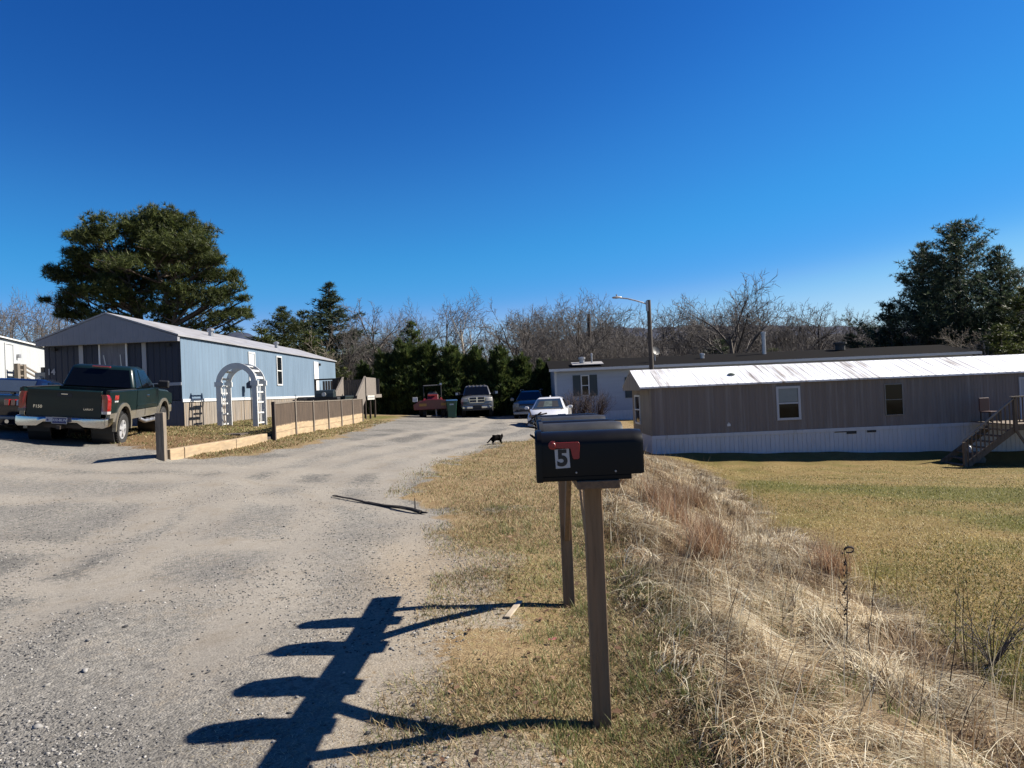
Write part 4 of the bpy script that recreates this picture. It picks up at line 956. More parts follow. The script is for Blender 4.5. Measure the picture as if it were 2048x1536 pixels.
# under body
MB().bx(-.45,.45,.0,5.3,.52,.72).build('chassis',blackm,tk)
MB().tube([(-.8,RA,.42),(.8,RA,.42)],.06,8).tube([(-.14,RA,.42),(.14,RA,.42)],.15,10).build('axle',blackm,tk)
hh=MB().bx(-.04,.04,-.28,.05,.46,.54).bx(-.4,.4,-.02,.06,.47,.55).build('hitch',M('rusty_steel',(.06,.045,.035),.7,.3,var=.4),tk)
MB().tube([(.5,.9,.5),(.6,.2,.48),(.72,-.06,.5)],.045,8).build('exhaust',M('rusty_steel',(.06,.045,.035)),tk)
# seats visible through rear glass are hidden behind tint
for yc in (RA,FA):
    for s_ in (-1,1): wheel(tk,s_*.87,yc,WR,.28,alloy,5,s_)
# ---------------------------------------------------------------- dark sports coupe, far left
nav=paint('midnight_paint',(.008,.010,.022),.3,.2)
mp=Vector((-13.28,17.85)); ms=thing('sports_car','dark blue sports coupe at the left edge, half hidden behind the green pickup','car',(mp.x,mp.y,h1(-13.3,19.5)-.02),0,rot=(0,R(4.5),R(6)))
sp_=sil([(4.72,.45),(4.74,.62),(4.6,.80),(3.2,.93),(1.0,.99),(.25,1.02),(.02,.98),(.0,.70),(.04,.52)],.10,4.6,.24,[(.95,.33,.37),(3.72,.33,.37)])
def md(v,fx):
    x,y,z=v
    if y<.7: y+=.16*abs(fx)**3*(.7-y)/.7
    if y>4: y-=.35*abs(fx)**3*(y-4)/.7
    return (x,y,z)
slices(sp_,.94,ins=(.06,.02,0,0,0),deform=md).build('body',nav,ms,smooth=35)
g_,fc=gh((.62,3.05,.80,.97),(1.25,2.2,.60,1.37),.04); g_.build('cabin',nav,ms,smooth=30,bevel=.07)
panel(fc['rear'],.08,.92,.10,.95,.012).build('rear_window',M('back_glass',(.05,.065,.08),.08,var=.1,spec=.9,coat=.8),ms); panel(fc['front'],.05,.95,.05,.93,.012).build('windscreen',tint,ms)
panel(fc['right'],.25,.85,.1,.88,.012,(.36,.80)).build('side_window',tint,ms); panel(fc['left'],.15,.75,.1,.88,.012,(.2,.64)).build('side_window',tint,ms)
MB().bx(-.72,.72,.02,.2,1.05,1.085).bx(-.6,-.5,.06,.16,1.0,1.06).bx(.5,.6,.06,.16,1.0,1.06).build('spoiler',nav,ms,bevel=.012)
for s_ in (-1,1):
    for i in range(3):
        x=.42+.135*i; MB().bx(min(s_*x,s_*(x+.12)),max(s_*x,s_*(x+.12)),-.03+.03*i,.10+.03*i,.72,.88).build('tail_light',redl,ms,bevel=.012)
    MB().bx(min(s_*.70,s_*.75),max(s_*.70,s_*.75),.0,.04,.73,.87).build('reflector',M('badge_white',(.7,.7,.7)),ms)
MB().bx(-.88,.88,.0,.2,.36,.46).build('rear_bumper',M('bumper_grey',(.22,.23,.25),.35,.3),ms,bevel=.03)
for s_ in (-.5,.5): MB().tube([(s_,-.02,.32),(s_,.3,.34)],.05,12).build('exhaust',chrome,ms)
for yc in (.95,3.72):
    for s_ in (-1,1):
        wheel(ms,s_*.83,yc,.34,.23,alloy,5,s_,False); MB().lathe([(.38,0),(.38,.4),(.36,.4),(.36,0)],20,Matrix.Translation((.45 if s_>0 else -.85,yc,.33)),axis='x').build('wheel_well',blackm,ms)
# ---------------------------------------------------------------- silver heavy pickup, front on
def place_front(px,d,rz,ox=0):
    p=W(px,800,d); return Vector((p.x,d,h1(p.x,d)))
slv=paint('pewter_paint',(.17,.175,.19),.35,.32)
p=place_front(954,44.0,0); rm=thing('pickup_truck','pewter grey heavy pickup facing the camera, parked between the green bin and the hedge','pickup',(p.x,p.y,p.z),R(180+3))
hw=1.0   # local +Y is forward; the front bumper sits at y=0
rp=sil([(-.02,.62),(.02,.95),(-.04,1.16),(-.18,1.27),(-1.35,1.40),(-5.7,1.42)],-5.75,-.05,.62,[(-4.6,.42,.52),(-1.0,.42,.52)])
def rmd(v,fx):
    x,y,z=v
    if y>-.6: y-=.20*abs(fx)**3*(y+.6)/.6
    if z>1.2 and y>-1.5: z-=.09*abs(fx)**4
    return (x,y,z)
slices(rp,hw,ins=(.06,.02,0,0,0),deform=rmd).build('body',slv,rm,smooth=35)
g_,fc=gh((-3.9,-1.25,.90,1.40),(-3.6,-1.95,.74,1.97),.05); g_.build('cab_top',slv,rm,smooth=30,bevel=.06)
panel(fc['front'],.05,.95,.05,.92,.014).build('windscreen',tint,rm)
panel(fc['right'],.55,.93,.06,.9,.014,(.55,.86)).build('door_window',tint,rm); panel(fc['right'],.08,.5,.06,.9,.014,(.12,.5)).build('door_window',tint,rm)
panel(fc['left'],.07,.45,.06,.9,.014,(.14,.45)).build('door_window',tint,rm); panel(fc['left'],.5,.92,.06,.9,.014,(.5,.88)).build('door_window',tint,rm); panel(fc['rear'],.08,.92,.1,.9,.014).build('rear_window',tint,rm)
for i in range(5): MB().bx(-.5+.24*i-.04,-.5+.24*i+.04,-2.05,-1.92,2.005,2.045).build('cab_light',clr,rm,bevel=.01)
MB().prism([(-.50,.98),(-.44,.93),(.44,.93),(.50,.98),(.54,1.26),(.50,1.30),(-.50,1.30),(-.54,1.26)],'y',-.06,.055).build('grille_frame',chrome,rm,bevel=.012)
for x0,x1 in ((-.47,-.035),(.035,.47)):
    for z0,z1 in ((.965,1.105),(1.135,1.27)): MB().bx(x0,x1,.03,.062,z0,z1).build('grille_opening',M('grille_dark',(.02,.025,.045),.4),rm)
MB().prism([(-.035,.96),(.035,.96),(.03,1.05),(-.03,1.05)],'y',.06,.075).build('badge',chrome,rm)
for s_ in (-1,1):
    MB().loft([[(s_*x,y,z) for x,y in ((.55,.03),(.80,-.02),(.955,-.16),(.955,-.3),(.55,-.2))] for z in (1.0,1.24)]).build('headlight',M('lamp_bright',(.62,.60,.55),.18,coat=.8),rm,smooth=40,bevel=.02)
    MB().lathe([(0,.06),(.085,.055),(.11,.02),(.11,-.05),(0,-.05)],16,Matrix.Translation((s_*.70,.09,.66)),axis='y').build('fog_light',M('fog_glass',(.06,.09,.16),.1,coat=.8),rm,smooth=40)
    m=MB().bx(min(s_*1.07,s_*1.36),max(s_*1.07,s_*1.36),-1.72,-1.60,1.42,1.62).build('mirror',blackm,rm,bevel=.03); MB().bx(min(s_*.92,s_*1.1),max(s_*.92,s_*1.1),-1.70,-1.64,1.46,1.52).build('arm',blackm,m); MB().bx(min(s_*1.2,s_*1.35),max(s_*1.2,s_*1.35),-1.6,-1.59,1.45,1.6).build('cap',alloy,m)
for x0,x1 in ((-.93,-.26),(.26,.93)): MB().bx(x0,x1,-.08,.13,.575,.75).build('front_bumper',M('dull_chrome',(.52,.51,.49)),rm,bevel=.04)
MB().bx(-.92,.92,-.10,.10,.46,.585).build('air_dam',blackm,rm,bevel=.03); MB().bx(-.26,.26,.02,.11,.585,.74).build('bumper_centre',blackm,rm,bevel=.01)
MB().bx(-.90,.90,-.05,.045,.76,.86).build('valance',slv,rm,bevel=.02)
for yc in (-4.6,-1.0):
    for s_ in (-1,1): wheel(rm,s_*.86,yc,.40,.27,alloy,6,s_,False)
MB().bx(-.45,.45,-5.4,-.3,.45,.66).build('chassis',blackm,rm)
# ---------------------------------------------------------------- blue-silver SUV
suvp=paint('steel_blue_paint',(.10,.12,.155),.2,.35)
p=place_front(1054.5,42.0,0); sv=thing('suv','steel blue SUV facing the camera, partly behind the white sedan','SUV',(p.x,p.y,p.z),R(180-7))
vp=sil([(.0,.42),(.03,.62),(-.02,.82),(-.25,.98),(-1.15,1.10),(-4.4,1.14),(-4.7,1.0)],-4.75,-.08,.32,[(-3.75,.36,.40),(-.95,.36,.40)])
def sd_(v,fx):
    x,y,z=v
    if y>-.7: y-=.32*abs(fx)**2.6*(y+.7)/.7
    if z>.9 and y>-1.2: z-=.08*abs(fx)**4
    return (x,y,z)
slices(vp,.92,ins=(.07,.025,0,0,0),deform=sd_).build('body',suvp,sv,smooth=35)
g_,fc=gh((-4.5,-1.0,.82,1.08),(-4.25,-1.95,.62,1.60),.05); g_.build('cabin',suvp,sv,smooth=30,bevel=.07)
panel(fc['front'],.05,.95,.04,.92,.014).build('windscreen',tint,sv); panel(fc['rear'],.08,.92,.1,.9,.014).build('rear_window',tint,sv)
for sd2 in ('right','left'):
    for a,b in ((.06,.3),(.34,.6),(.64,.92)): panel(fc[sd2],a,b,.08,.9,.014).build('side_window',tint,sv)
for s_ in (-1,1):
    MB().tube([(s_*.60,-4.1,1.66),(s_*.62,-3.9,1.72),(s_*.62,-2.3,1.72),(s_*.60,-2.05,1.66)],.02,6).build('roof_rail',alloy,sv)
    MB().loft([[(s_*x,y,z) for x,y in ((.50,.0),(.70,-.09),(.86,-.28),(.86,-.4),(.5,-.2))] for z in (.70,.95)]).build('headlight',M('lamp_blue',(.22,.28,.32),.15,coat=.8),sv,bevel=.03)
    MB().lathe([(0,.03),(.08,.03),(.1,0),(.1,-.05),(0,-.05)],14,Matrix.Translation((s_*.66,-.04,.46)),axis='y').build('fog_light',blackm,sv)
    mirror_part(sv,suvp,s_*.94,-1.3,1.15,s_)
MB().bx(-.46,.46,-.06,.02,.80,.87).build('grille',blackm,sv,bevel=.02); MB().bx(-.5,.5,-.05,.045,.46,.56).build('lower_grille',blackm,sv,bevel=.02)
MB().bx(-.16,.16,.03,.055,.60,.70).build('licence_plate',M('plate_blue2',(.06,.07,.2),.4),sv)
MB().bx(-.85,.85,-.12,.0,.26,.42).build('skid_plate',M('lower_silver',(.40,.40,.40),.4,.4),sv,bevel=.04)
for yc in (-3.75,-.95):
    for s_ in (-1,1): wheel(sv,s_*.80,yc,.36,.24,alloy,5,s_,False)
# ---------------------------------------------------------------- white sedan
wp=M('white_car_paint',(.80,.80,.81),.3,0,var=.03,coat=.8)
p=place_front(1092,31.7,0); sd2_=thing('sedan','white sedan facing the camera, its hood partly hidden by the mailboxes','sedan',(p.x,p.y,p.z),R(180-7))
dp_=sil([(.0,.34),(.04,.52),(.0,.66),(-.2,.78),(-1.2,.96),(-1.3,.97),(-4.2,1.0),(-4.75,.98),(-4.85,.7)],-4.75,-.06,.20,[(-3.8,.32,.37),(-.95,.32,.37)])
def dd_(v,fx):
    x,y,z=v
    if y>-.8: y-=.42*abs(fx)**2.6*(y+.8)/.8
    if z>.6 and y>-1.2: z-=.10*abs(fx)**4
    return (x,y,z)
slices(dp_,.918,ins=(.08,.03,0,0,0),deform=dd_).build('body',wp,sd2_,smooth=40)
g_,fc=gh((-4.35,-1.05,.80,.95),(-3.6,-2.05,.58,1.42),.05); g_.build('cabin',wp,sd2_,smooth=30,bevel=.07)
ws=M('windscreen_glass',(.03,.045,.05),.04,var=.1,spec=.9,coat=.7)
wsp=panel(fc['front'],.06,.94,.03,.93,.014).build('windscreen',ws,sd2_); panel(fc['rear'],.08,.92,.05,.92,.014).build('rear_window',tint,sd2_)
for a,b in ((.27,.70),): panel(fc['front'],a+.06,b-.06,.2,.72,.018).build('painted_see_through',M('pale_green_see_through',(.075,.10,.09),.6,var=.5,vs=5),wsp)  # opaque pale panel painted as the light showing through the windscreen
for a in (.15,.62): panel(fc['front'],a,a+.20,.15,.72,.019).build('headrest',blackm,wsp)
for sdn in ('right','left'):
    for a,b in ((.2,.5),(.53,.86)): panel(fc[sdn],a,b,.08,.9,.014,(a+.06 if a<.3 else a,b-(.1 if b>.8 else 0)) if sdn=='right' else None).build('side_window',tint,sd2_)
for s_ in (-1,1):
    MB().loft([[(s_*x,y,z) for x,y in ((.48,-.03),(.66,-.10),(.84,-.36),(.84,-.6),(.6,-.3))] for z in (.60,.73)]).build('headlight',M('lamp_dark',(.04,.045,.06),.12,coat=.9),sd2_,bevel=.02)
    MB().prism([(s_*.50,.30),(s_*.78,.33),(s_*.82,.44),(s_*.55,.42)],'y',-.42,-.035).build('fog_pocket',blackm,sd2_,bevel=.01)
    MB().bar((s_*.40,.0,.52),(s_*.88,-.30,.44),.02,.03).build('crease_line',blackm,sd2_)
    m=MB().bx(min(s_*.92,s_*1.12),max(s_*.92,s_*1.12),-1.42,-1.28,.94,1.08).build('mirror',wp,sd2_,bevel=.05)
MB().prism([(-.5,.36),(.5,.36),(.42,.52),(.34,.62),(-.34,.62),(-.42,.52)],'y',-.1,.05).build('grille',blackm,sd2_,bevel=.02)
MB().prism([(-2.95,1.47),(-2.75,1.47),(-2.90,1.54)],'x',-.03,.03).build('antenna_fin',wp,sd2_)
for yc in (-3.8,-.95):
    for s_ in (-1,1): wheel(sd2_,s_*.80,yc,.33,.22,alloy,5,s_,False)
# ---------------------------------------------------------------- red tractor / mower
rd_=M('tractor_red',(.15,.006,.008),.4,var=.2,coat=.3); yel=M('decal_yellow',(.45,.22,.03),.5)
p=W(866,800,44.5); tz=h1(p.x,44.5); tc=thing('tractor','red compact tractor with a front loader and roll bar, beside the green bin','tractor',(p.x,44.5,tz),R(8))
MB().prism([(-.75,.70),(-.65,1.02),(-.35,1.08),(.1,1.10),(.3,1.42),(.36,1.42),(.36,.70)],'x',-.34,.34).build('hood',rd_,tc,bevel=.04)
MB().bx(-.9,.9,.1,.9,.72,.95).build('fenders',rd_,tc,bevel=.05)
MB().prism([(-1.2,.50),(1.2,.50),(1.25,.78),(.95,.98),(.40,1.12),(-.35,1.14),(-.9,1.0),(-1.25,.82)],'y',-1.15,-.80).build('loader_bucket',rd_,tc,bevel=.03)
for s_ in (-1,1):
    MB().bar((s_*.5,.2,1.15),(s_*.62,-.9,.78),.10,.14).build('loader_arm',rd_,tc)
    MB().bx(s_*.66-.22,s_*.66+.22,-1.165,-1.151,.72,.88).build('decal',yel,tc)
    MB().tube([(s_*.55,.85,.8),(s_*.55,.85,2.0)],.035,8).build('roll_bar',blackm,tc)
    wheel(tc,s_*.72,.55,.52,.30,blackm,5,s_); wheel(tc,s_*.55,-.55,.32,.2,blackm,5,s_)
MB().tube([(-.55,.85,1.98),(.55,.85,2.0)],.035,8).build('roll_bar',M('bar_grey',(.14,.14,.14),.5),tc); MB().bx(.48,.62,.8,.9,2.0,2.12).build('beacon',white,tc)
MB().bx(-.26,.26,.35,.85,1.0,1.10).bx(-.26,.26,.75,.88,1.1,1.58).build('seat',blackm,tc,bevel=.05)
MB().bx(-.3,.3,.1,.25,1.42,1.48).build('dash',M('bar_grey2',(.35,.34,.32),.5),tc)
MB().tube([(.15,-1.0,0.05),(.13,-1.0,.75)],.05,8).build('jack_stand',M('bar_pale',(.42,.40,.38),.5,.3),tc)
MB().bx(-.3,.3,-.7,-.3,.42,.70).build('engine',blackm,tc,bevel=.02)
wb=thing('battery_box','small white box standing on the left end of the red loader bucket','box',(p.x-.98,44.5-1.05,tz+1.0),R(8))
MB().bx(-.15,.15,-.1,.1,0,.28).build('case',white,wb,bevel=.01); MB().bx(-.1,.1,-.104,-.1,.08,.14).build('label',steel,wb)
# ---------------------------------------------------------------- wheelie bin
p=W(902.5,800,43.2); bz=h1(p.x,43.2); bn=thing('wheelie_bin','green wheelie bin with a blue lid between the tractor and the grey pickup','bin',(p.x,43.2,bz),R(10))
gp=M('bin_green',(.012,.085,.05),.45,var=.1)
MB().loft([[(-a,-b,z),(a,-b,z),(a,b,z),(-a,b,z)] for a,b,z in ((.23,.26,.04),(.25,.28,.4),(.31,.36,.98),(.33,.38,1.0),(.33,.38,1.04))]).build('body',gp,bn,bevel=.02)
MB().prism([(-.40,1.04),(.42,1.04),(.42,1.08),(.1,1.13),(-.3,1.11),(-.40,1.07)],'x',-.345,.345).build('lid',M('bin_blue',(.03,.09,.20),.4),bn,bevel=.015)
MB().tube([(-.28,.44,1.0),(.28,.44,1.0)],.018,6).build('handle',gp,bn); MB().bx(-.14,.10,-.37,-.345,.80,.88).build('label',M('bin_label',(.55,.6,.6),.5),bn)
for s_ in (-1,1): MB().lathe([(0,-.03),(.11,-.03),(.11,.03),(0,.03)],14,Matrix.Translation((s_*.27,.30,.11)),axis='x').build('wheel',rubber,bn)
# ---------------------------------------------------------------- black cat
cg=G(993,888); ct=thing('cat','black cat walking along the edge of the drive','cat',(cg.x,cg.y,cg.z),R(28))
def skin(name,verts,edges,rad,mat,parent,sub=2):
    me=bpy.data.meshes.new(name); me.from_pydata(verts,edges,[]); o=bpy.data.objects.new('tmp',me); COL.objects.link(o)
    o.modifiers.new('skin','SKIN'); 
    for i,r in enumerate(rad): me.skin_vertices[0].data[i].radius=(r,r) if not isinstance(r,tuple) else r
    me.skin_vertices[0].data[0].use_root=True
    s_=o.modifiers.new('sub','SUBSURF'); s_.levels=sub; s_.render_levels=sub
    dg=bpy.context.evaluated_depsgraph_get(); m2=bpy.data.meshes.new_from_object(o.evaluated_get(dg)); bpy.data.objects.remove(o); bpy.data.meshes.remove(me)
    m2.name=name; m2.polygons.foreach_set('use_smooth',[True]*len(m2.polygons)); return link(name,m2,mat,parent)
cv=[(0,0,.20),(.07,0,.205),(.15,0,.205),(.20,0,.225),(.235,0,.265),(.275,0,.262),   # 0-5 spine to muzzle
    (-.08,0,.205),(-.15,0,.20),(-.20,0,.19),(-.27,0,.13),(-.33,0,.075),(-.39,0,.065),  # 6 back..11 tail
    (.16,-.035,.13),(.17,-.04,.07),(.165,-.04,.012),(.195,-.04,.010),   # 12-15 near front
    (.15,.04,.13),(.185,.045,.075),(.215,.045,.025),(.24,.045,.018),   # 16-19 far front
    (-.15,-.04,.135),(-.125,-.045,.10),(-.175,-.045,.055),(-.165,-.045,.012),(-.135,-.045,.010), # 20-24 near hind
    (-.14,.04,.135),(-.10,.045,.10),(-.13,.045,.05),(-.105,.045,.012),(-.075,.045,.010)]  # 25-29
ce=[(0,1),(1,2),(2,3),(3,4),(4,5),(0,6),(6,7),(7,8),(8,9),(9,10),(10,11),(2,12),(12,13),(13,14),(14,15),(2,16),(16,17),(17,18),(18,19),(7,20),(20,21),(21,22),(22,23),(23,24),(7,25),(25,26),(26,27),(27,28),(28,29)]
cr2_=[.088,.084,.078,.056,.052,.028,.090,.080,.03,.022,.02,.014,.03,.02,.017,.015,.03,.02,.017,.015,.045,.032,.02,.017,.015,.045,.032,.02,.017,.015]
fur=M('black_fur',(.005,.0045,.0045),.9,var=.3,vs=30,spec=.05)
cv=[(x*.82,y,z if z<.03 else z*.88) for x,y,z in cv]
cb=skin('body',cv,ce,cr2_,fur,ct)
for s_ in (-1,1): MB().loft([[(.190+.012*math.cos(a),s_*.024+.018*math.sin(a),.262) for a in np.linspace(0,2*PI,7)[:-1]],[(.192,s_*.030,.305)]*6]).build('ear',fur,ct)
for s_ in (-1,1): MB().lathe([(0,-.006),(.006,0),(0,.006)],8,Matrix.Translation((.226,s_*.02,.245))).build('eye',M('cat_eye',(.3,.28,.05),.2),ct)
# ================================================================ vegetation generators
def perp(D):
    a=np.cross(D,np.array([.13,.21,.97])); l=np.linalg.norm(a,axis=1,keepdims=True); a=a/np.maximum(l,1e-6); return a,np.cross(D,a)
def segmesh(name,S,n=4):
    """S (m,8): p0 p1 r0 r1 -> tapered prisms"""
    S=np.asarray(S,float); P0=S[:,:3];P1=S[:,3:6]; D=P1-P0; D/=np.maximum(np.linalg.norm(D,axis=1,keepdims=True),1e-6); a,b=perp(D)
    th=2*PI*np.arange(n)/n; c=np.cos(th)[None,:,None]; s=np.sin(th)[None,:,None]
    ring=a[:,None,:]*c+b[:,None,:]*s
    V=np.concatenate([P0[:,None,:]+ring*S[:,6][:,None,None],P1[:,None,:]+ring*S[:,7][:,None,None]],1)  # m,2n,3
    m=len(S); base=(np.arange(m)*2*n)[:,None]; j=np.arange(n); jn=(j+1)%n
    Q=np.stack([base+j,base+jn,base+n+jn,base+n+j],-1).reshape(-1,4)
    return V.reshape(-1,3),Q
def rnd_unit(n,r): v=r.normal(size=(n,3)); return v/np.linalg.norm(v,axis=1,keepdims=True)
def grow(r,p,d,L,rad,lev,S,spec):
    """recursive branching; spec: per level (kids, len ratio, angle, up, t0)"""
    ns=4 if lev<2 else 3; pts=[p]; dd=d
    wob=spec['wob']
    for i in range(ns):
        dd=dd+r.normal(size=3)*wob*(1 if lev else .45); dd[2]+=spec['up']*(.5 if lev else .1); dd/=np.linalg.norm(dd)
        q=pts[-1]+dd*L/ns; r0_=rad*(1-.62*i/ns); r1_=rad*(1-.62*(i+1)/ns)
        S[min(lev,3)].append((*pts[-1],*q,r0_,r1_)); pts.append(q)
    if lev>=spec['levels']: return
    k=spec['kids'][lev]; t0=spec['t0'][lev]
    ga=r.random()*6.28
    for i in range(k):
        t=t0+(1-t0)*(i+r.random()*.8)/k; t=min(t,.999); f=t*ns; ii=int(f); base=pts[ii]+(pts[ii+1]-pts[ii])*(f-ii)
        ga+=2.4+r.normal()*.35
        ax,bx_=perp(dd[None]); side=ax[0]*math.cos(ga)+bx_[0]*math.sin(ga)
        an=spec['ang'][lev]*(1+.25*r.normal()); nd=dd*math.cos(an)+side*math.sin(an)
        grow(r,base,nd/np.linalg.norm(nd),L*spec['len'][lev]*(1.15-.5*t if lev==0 else 1-.25*t)*(.75+.5*r.random()),max(rad*(1-.6*t)*spec['rr'],spec['rmin']),lev+1,S,spec)
def bare_meshes(name,seed,H_,trunk_r,**kw):
    spec=dict(levels=4,kids=(9,6,5,5),len=(.64,.64,.60,.55),ang=(.62,.65,.7,.7),up=.06,t0=(.3,.25,.2,.15),wob=.13,rr=.57,rmin=.0125); spec.update(kw)
    r=np.random.default_rng(seed); S=[[],[],[],[]]
    grow(r,np.zeros(3),np.array([0,0,1.]),H_*spec.get('trunk',.62),trunk_r,0,S,spec)
    V,Q=segmesh(name,S[0]+S[1],6); mt=npmesh(name+'_trunk',V,[Q])
    V,Q=segmesh(name,S[2]+S[3],3); mc=npmesh(name+'_crown',V,[Q])
    zt=max(s[5] for s in S[3]); return mt,mc,zt
bark=M('grey_bark',(.11,.088,.072),.9,var=.3,vs=1.2); twig=M('brown_twigs',(.165,.150,.140),.9,var=.2,vs=.8,spec=.1)
palebark=M('pale_bark',(.40,.35,.28),.8,var=.3,vs=1.5)
BARE=[bare_meshes('bare0',11,9,.17),bare_meshes('bare1',12,9,.15,ang=(.5,.55,.65,.7),kids=(8,5,5,4)),bare_meshes('bare2',23,9,.2,trunk=.42,kids=(6,6,5,4),len=(.9,.62,.55,.5),ang=(.6,.6,.65,.7),t0=(.45,.2,.2,.15)),
      bare_meshes('bare3',31,9,.14,trunk=.75,len=(.42,.6,.55,.5),kids=(11,5,4,4),ang=(.6,.6,.65,.7)),bare_meshes('bare4',47,9,.18,trunk=.5,kids=(8,6,5,4),len=(.8,.58,.55,.5),up=.10)]
def tree(name,lab,mesh,px,top,d,group,wscale=1,rz=None,mats=(None,None),zb=None):
    mt,mc,zt=mesh; p=W(px,top,d); g=h1(p.x,d) if zb is None else zb; s=(p.z-g)/zt
    t=thing(name,lab,'tree',(p.x,d,g-.1),rng.random()*6.28 if rz is None else rz,group); t.scale=(s*wscale,s*wscale,s)
    a=bpy.data.objects.new('trunk',mt); b=bpy.data.objects.new('crown',mc)
    for o,m in ((a,mats[0] or bark),(b,mats[1] or twig)):
        COL.objects.link(o); o.parent=t
        if not o.data.materials: o.data.materials.append(m)
        if o.material_slots[0].material is not m: o.material_slots[0].link='OBJECT'; o.material_slots[0].material=m
    return t
GB='bare trees behind the homes'
bt_=[ # px, top, depth, variant, wscale, label
(18,563,52,1,.8,'bare tree at the far left edge, above the white mobile home'),(62,572,58,0,.9,'bare tree second from the left edge, left of the big pine'),(112,588,50,3,1.0,'bare tree half behind the left limbs of the big pine'),(-20,590,56,2,1,'bare tree cut off by the left edge of the picture'),(150,600,60,4,1,'bare tree under the left limb of the big pine, behind the navy gable'),
(745,590,66,2,1.05,'bare tree with crooked open branches, right of the tall conifer'),(792,607,74,0,.8,'thin bare tree just left of the dark evergreen mound'),(836,588,72,1,.85,'bare tree rising behind the dark evergreen mound'),(884,585,70,3,.8,'narrow twin bare tree leaning beside the pale-trunked one'),
(926,566,68,1,1.0,'bare tree with a pale sunlit trunk standing against open sky'),(965,636,74,4,1,'small bare tree right of the pale-trunked one'),(1015,598,62,4,1.25,'broad dense bare tree with a rounded crown above the cypress hedge'),(1062,610,70,0,1,'bare tree between the broad rounded one and the tall one left of the lamp'),
(1102,612,64,3,1,'slim bare tree just left of the tall bare tree'),(1152,566,60,1,1.15,'tall bare tree left of the utility pole and the street lamp'),(1205,632,66,0,1,'short bare tree between the utility pole and the lamp pole'),(1256,648,72,4,1.1,'short bare tree under the street lamp arm'),
(1318,606,70,3,1.1,'bare tree immediately right of the lamp pole'),(1345,585,72,0,.9,'bare tree second to the right of the lamp pole'),(1392,600,68,1,.8,'bare tree left of the tallest bare tree'),(1462,545,62,2,1.0,'tallest bare tree, with heavy forked limbs, right of the street lamp'),(1515,566,70,0,.8,'bare tree close behind the right side of the tallest one'),
(1560,604,76,4,1.1,'bare tree with a low round crown, two right of the tallest'),(1622,600,74,4,1.25,'fan-shaped bare tree left of the right-hand pines'),(1668,618,70,1,.9,'bare tree behind the stove pipe on the long shingle roof'),(1702,604,72,3,.9,'slim bare tree nearest the right-hand pines'),(1735,625,66,0,.8,'bare tree partly hidden by the left side of the pines'),(2170,400,42,1,1.0,'bare tree whose twigs reach in at the right edge'),
(690,640,58,0,.9,'small bare tree behind the far end of the blue roof')]
for px,top,d,vi,ws_,lab in bt_:
    tree('bare_tree',lab,BARE[vi],px,top,d,GB,ws_,mats=((palebark,None) if 'pale sunlit' in lab else (None,None)))
GL='bare trees massed in the background'; re_=random.Random(12)
for i in range(36):
    px=re_.uniform(690,1740); top=re_.uniform(598,655)+(18 if px<1000 else -16)
    tree('bare_tree','one of the look-alike grey bare trees crowding the background behind the homes',BARE[i%5],px,top,re_.uniform(68,92),GL,re_.uniform(.9,1.35))
tree('bare_tree','small pale sycamore-like bare tree just over the blue roof, left of the door',bare_meshes('bare5',77,6,.10,kids=(5,4,4,3),ang=(.55,.6,.6,.6)),648,648,53,GB,1.0,mats=(palebark,M('pale_twigs',(.30,.25,.19),.9)))
for px,top,ws_,lab in ((1912,640,.9,'pale bare sapling in front of the right-hand pines, left of another'),(1978,646,1,'pale bare sapling in front of the pines, right of another')):
    tree('bare_sapling',lab,BARE[3],px,top,50,'pale saplings before the pines',ws_,mats=(palebark,M('pale_twigs',(.30,.25,.19))))
# ---- needle foliage
def needles(C,D,m,l,w_,r,spread=.9):
    """tufts at C with direction D: m thin triangles each"""
    n=len(C); C=np.repeat(C,m,0); D=np.repeat(D,m,0)
    dir_=D*(1-spread*.5)+rnd_unit(n*m,r)*spread; dir_/=np.linalg.norm(dir_,axis=1,keepdims=True)
    ln=(l*(.65+.7*r.random(n*m)))[:,None]; a,b=perp(dir_); th=r.random(n*m)[:,None]*6.28; s=a*np.cos(th)+b*np.sin(th)
    w2=(w_*(.6+.8*r.random(n*m)))[:,None]
    V=np.stack([C+s*w2,C-s*w2,C+dir_*ln],1).reshape(-1,3)
    return V,np.arange(n*m*3).reshape(-1,3)
pineleaf=leafmat('pine_needles',[(0,(.024,.034,.009)),(.5,(.066,.090,.024)),(1,(.15,.165,.048))],.35,.55,.5,.55)
wpine=leafmat('white_pine_needles',[(0,(.022,.042,.026)),(.5,(.055,.082,.045)),(1,(.12,.15,.08))],.3,.55,.4,.5)
cyp=leafmat('cypress_sprays',[(0,(.022,.040,.013)),(.5,(.058,.092,.026)),(1,(.16,.19,.055))],.35,.6,.8,.5)
pbark=M('pine_bark',(.085,.06,.045),.9,var=.35,vs=2,stretch=(3,3,.6))
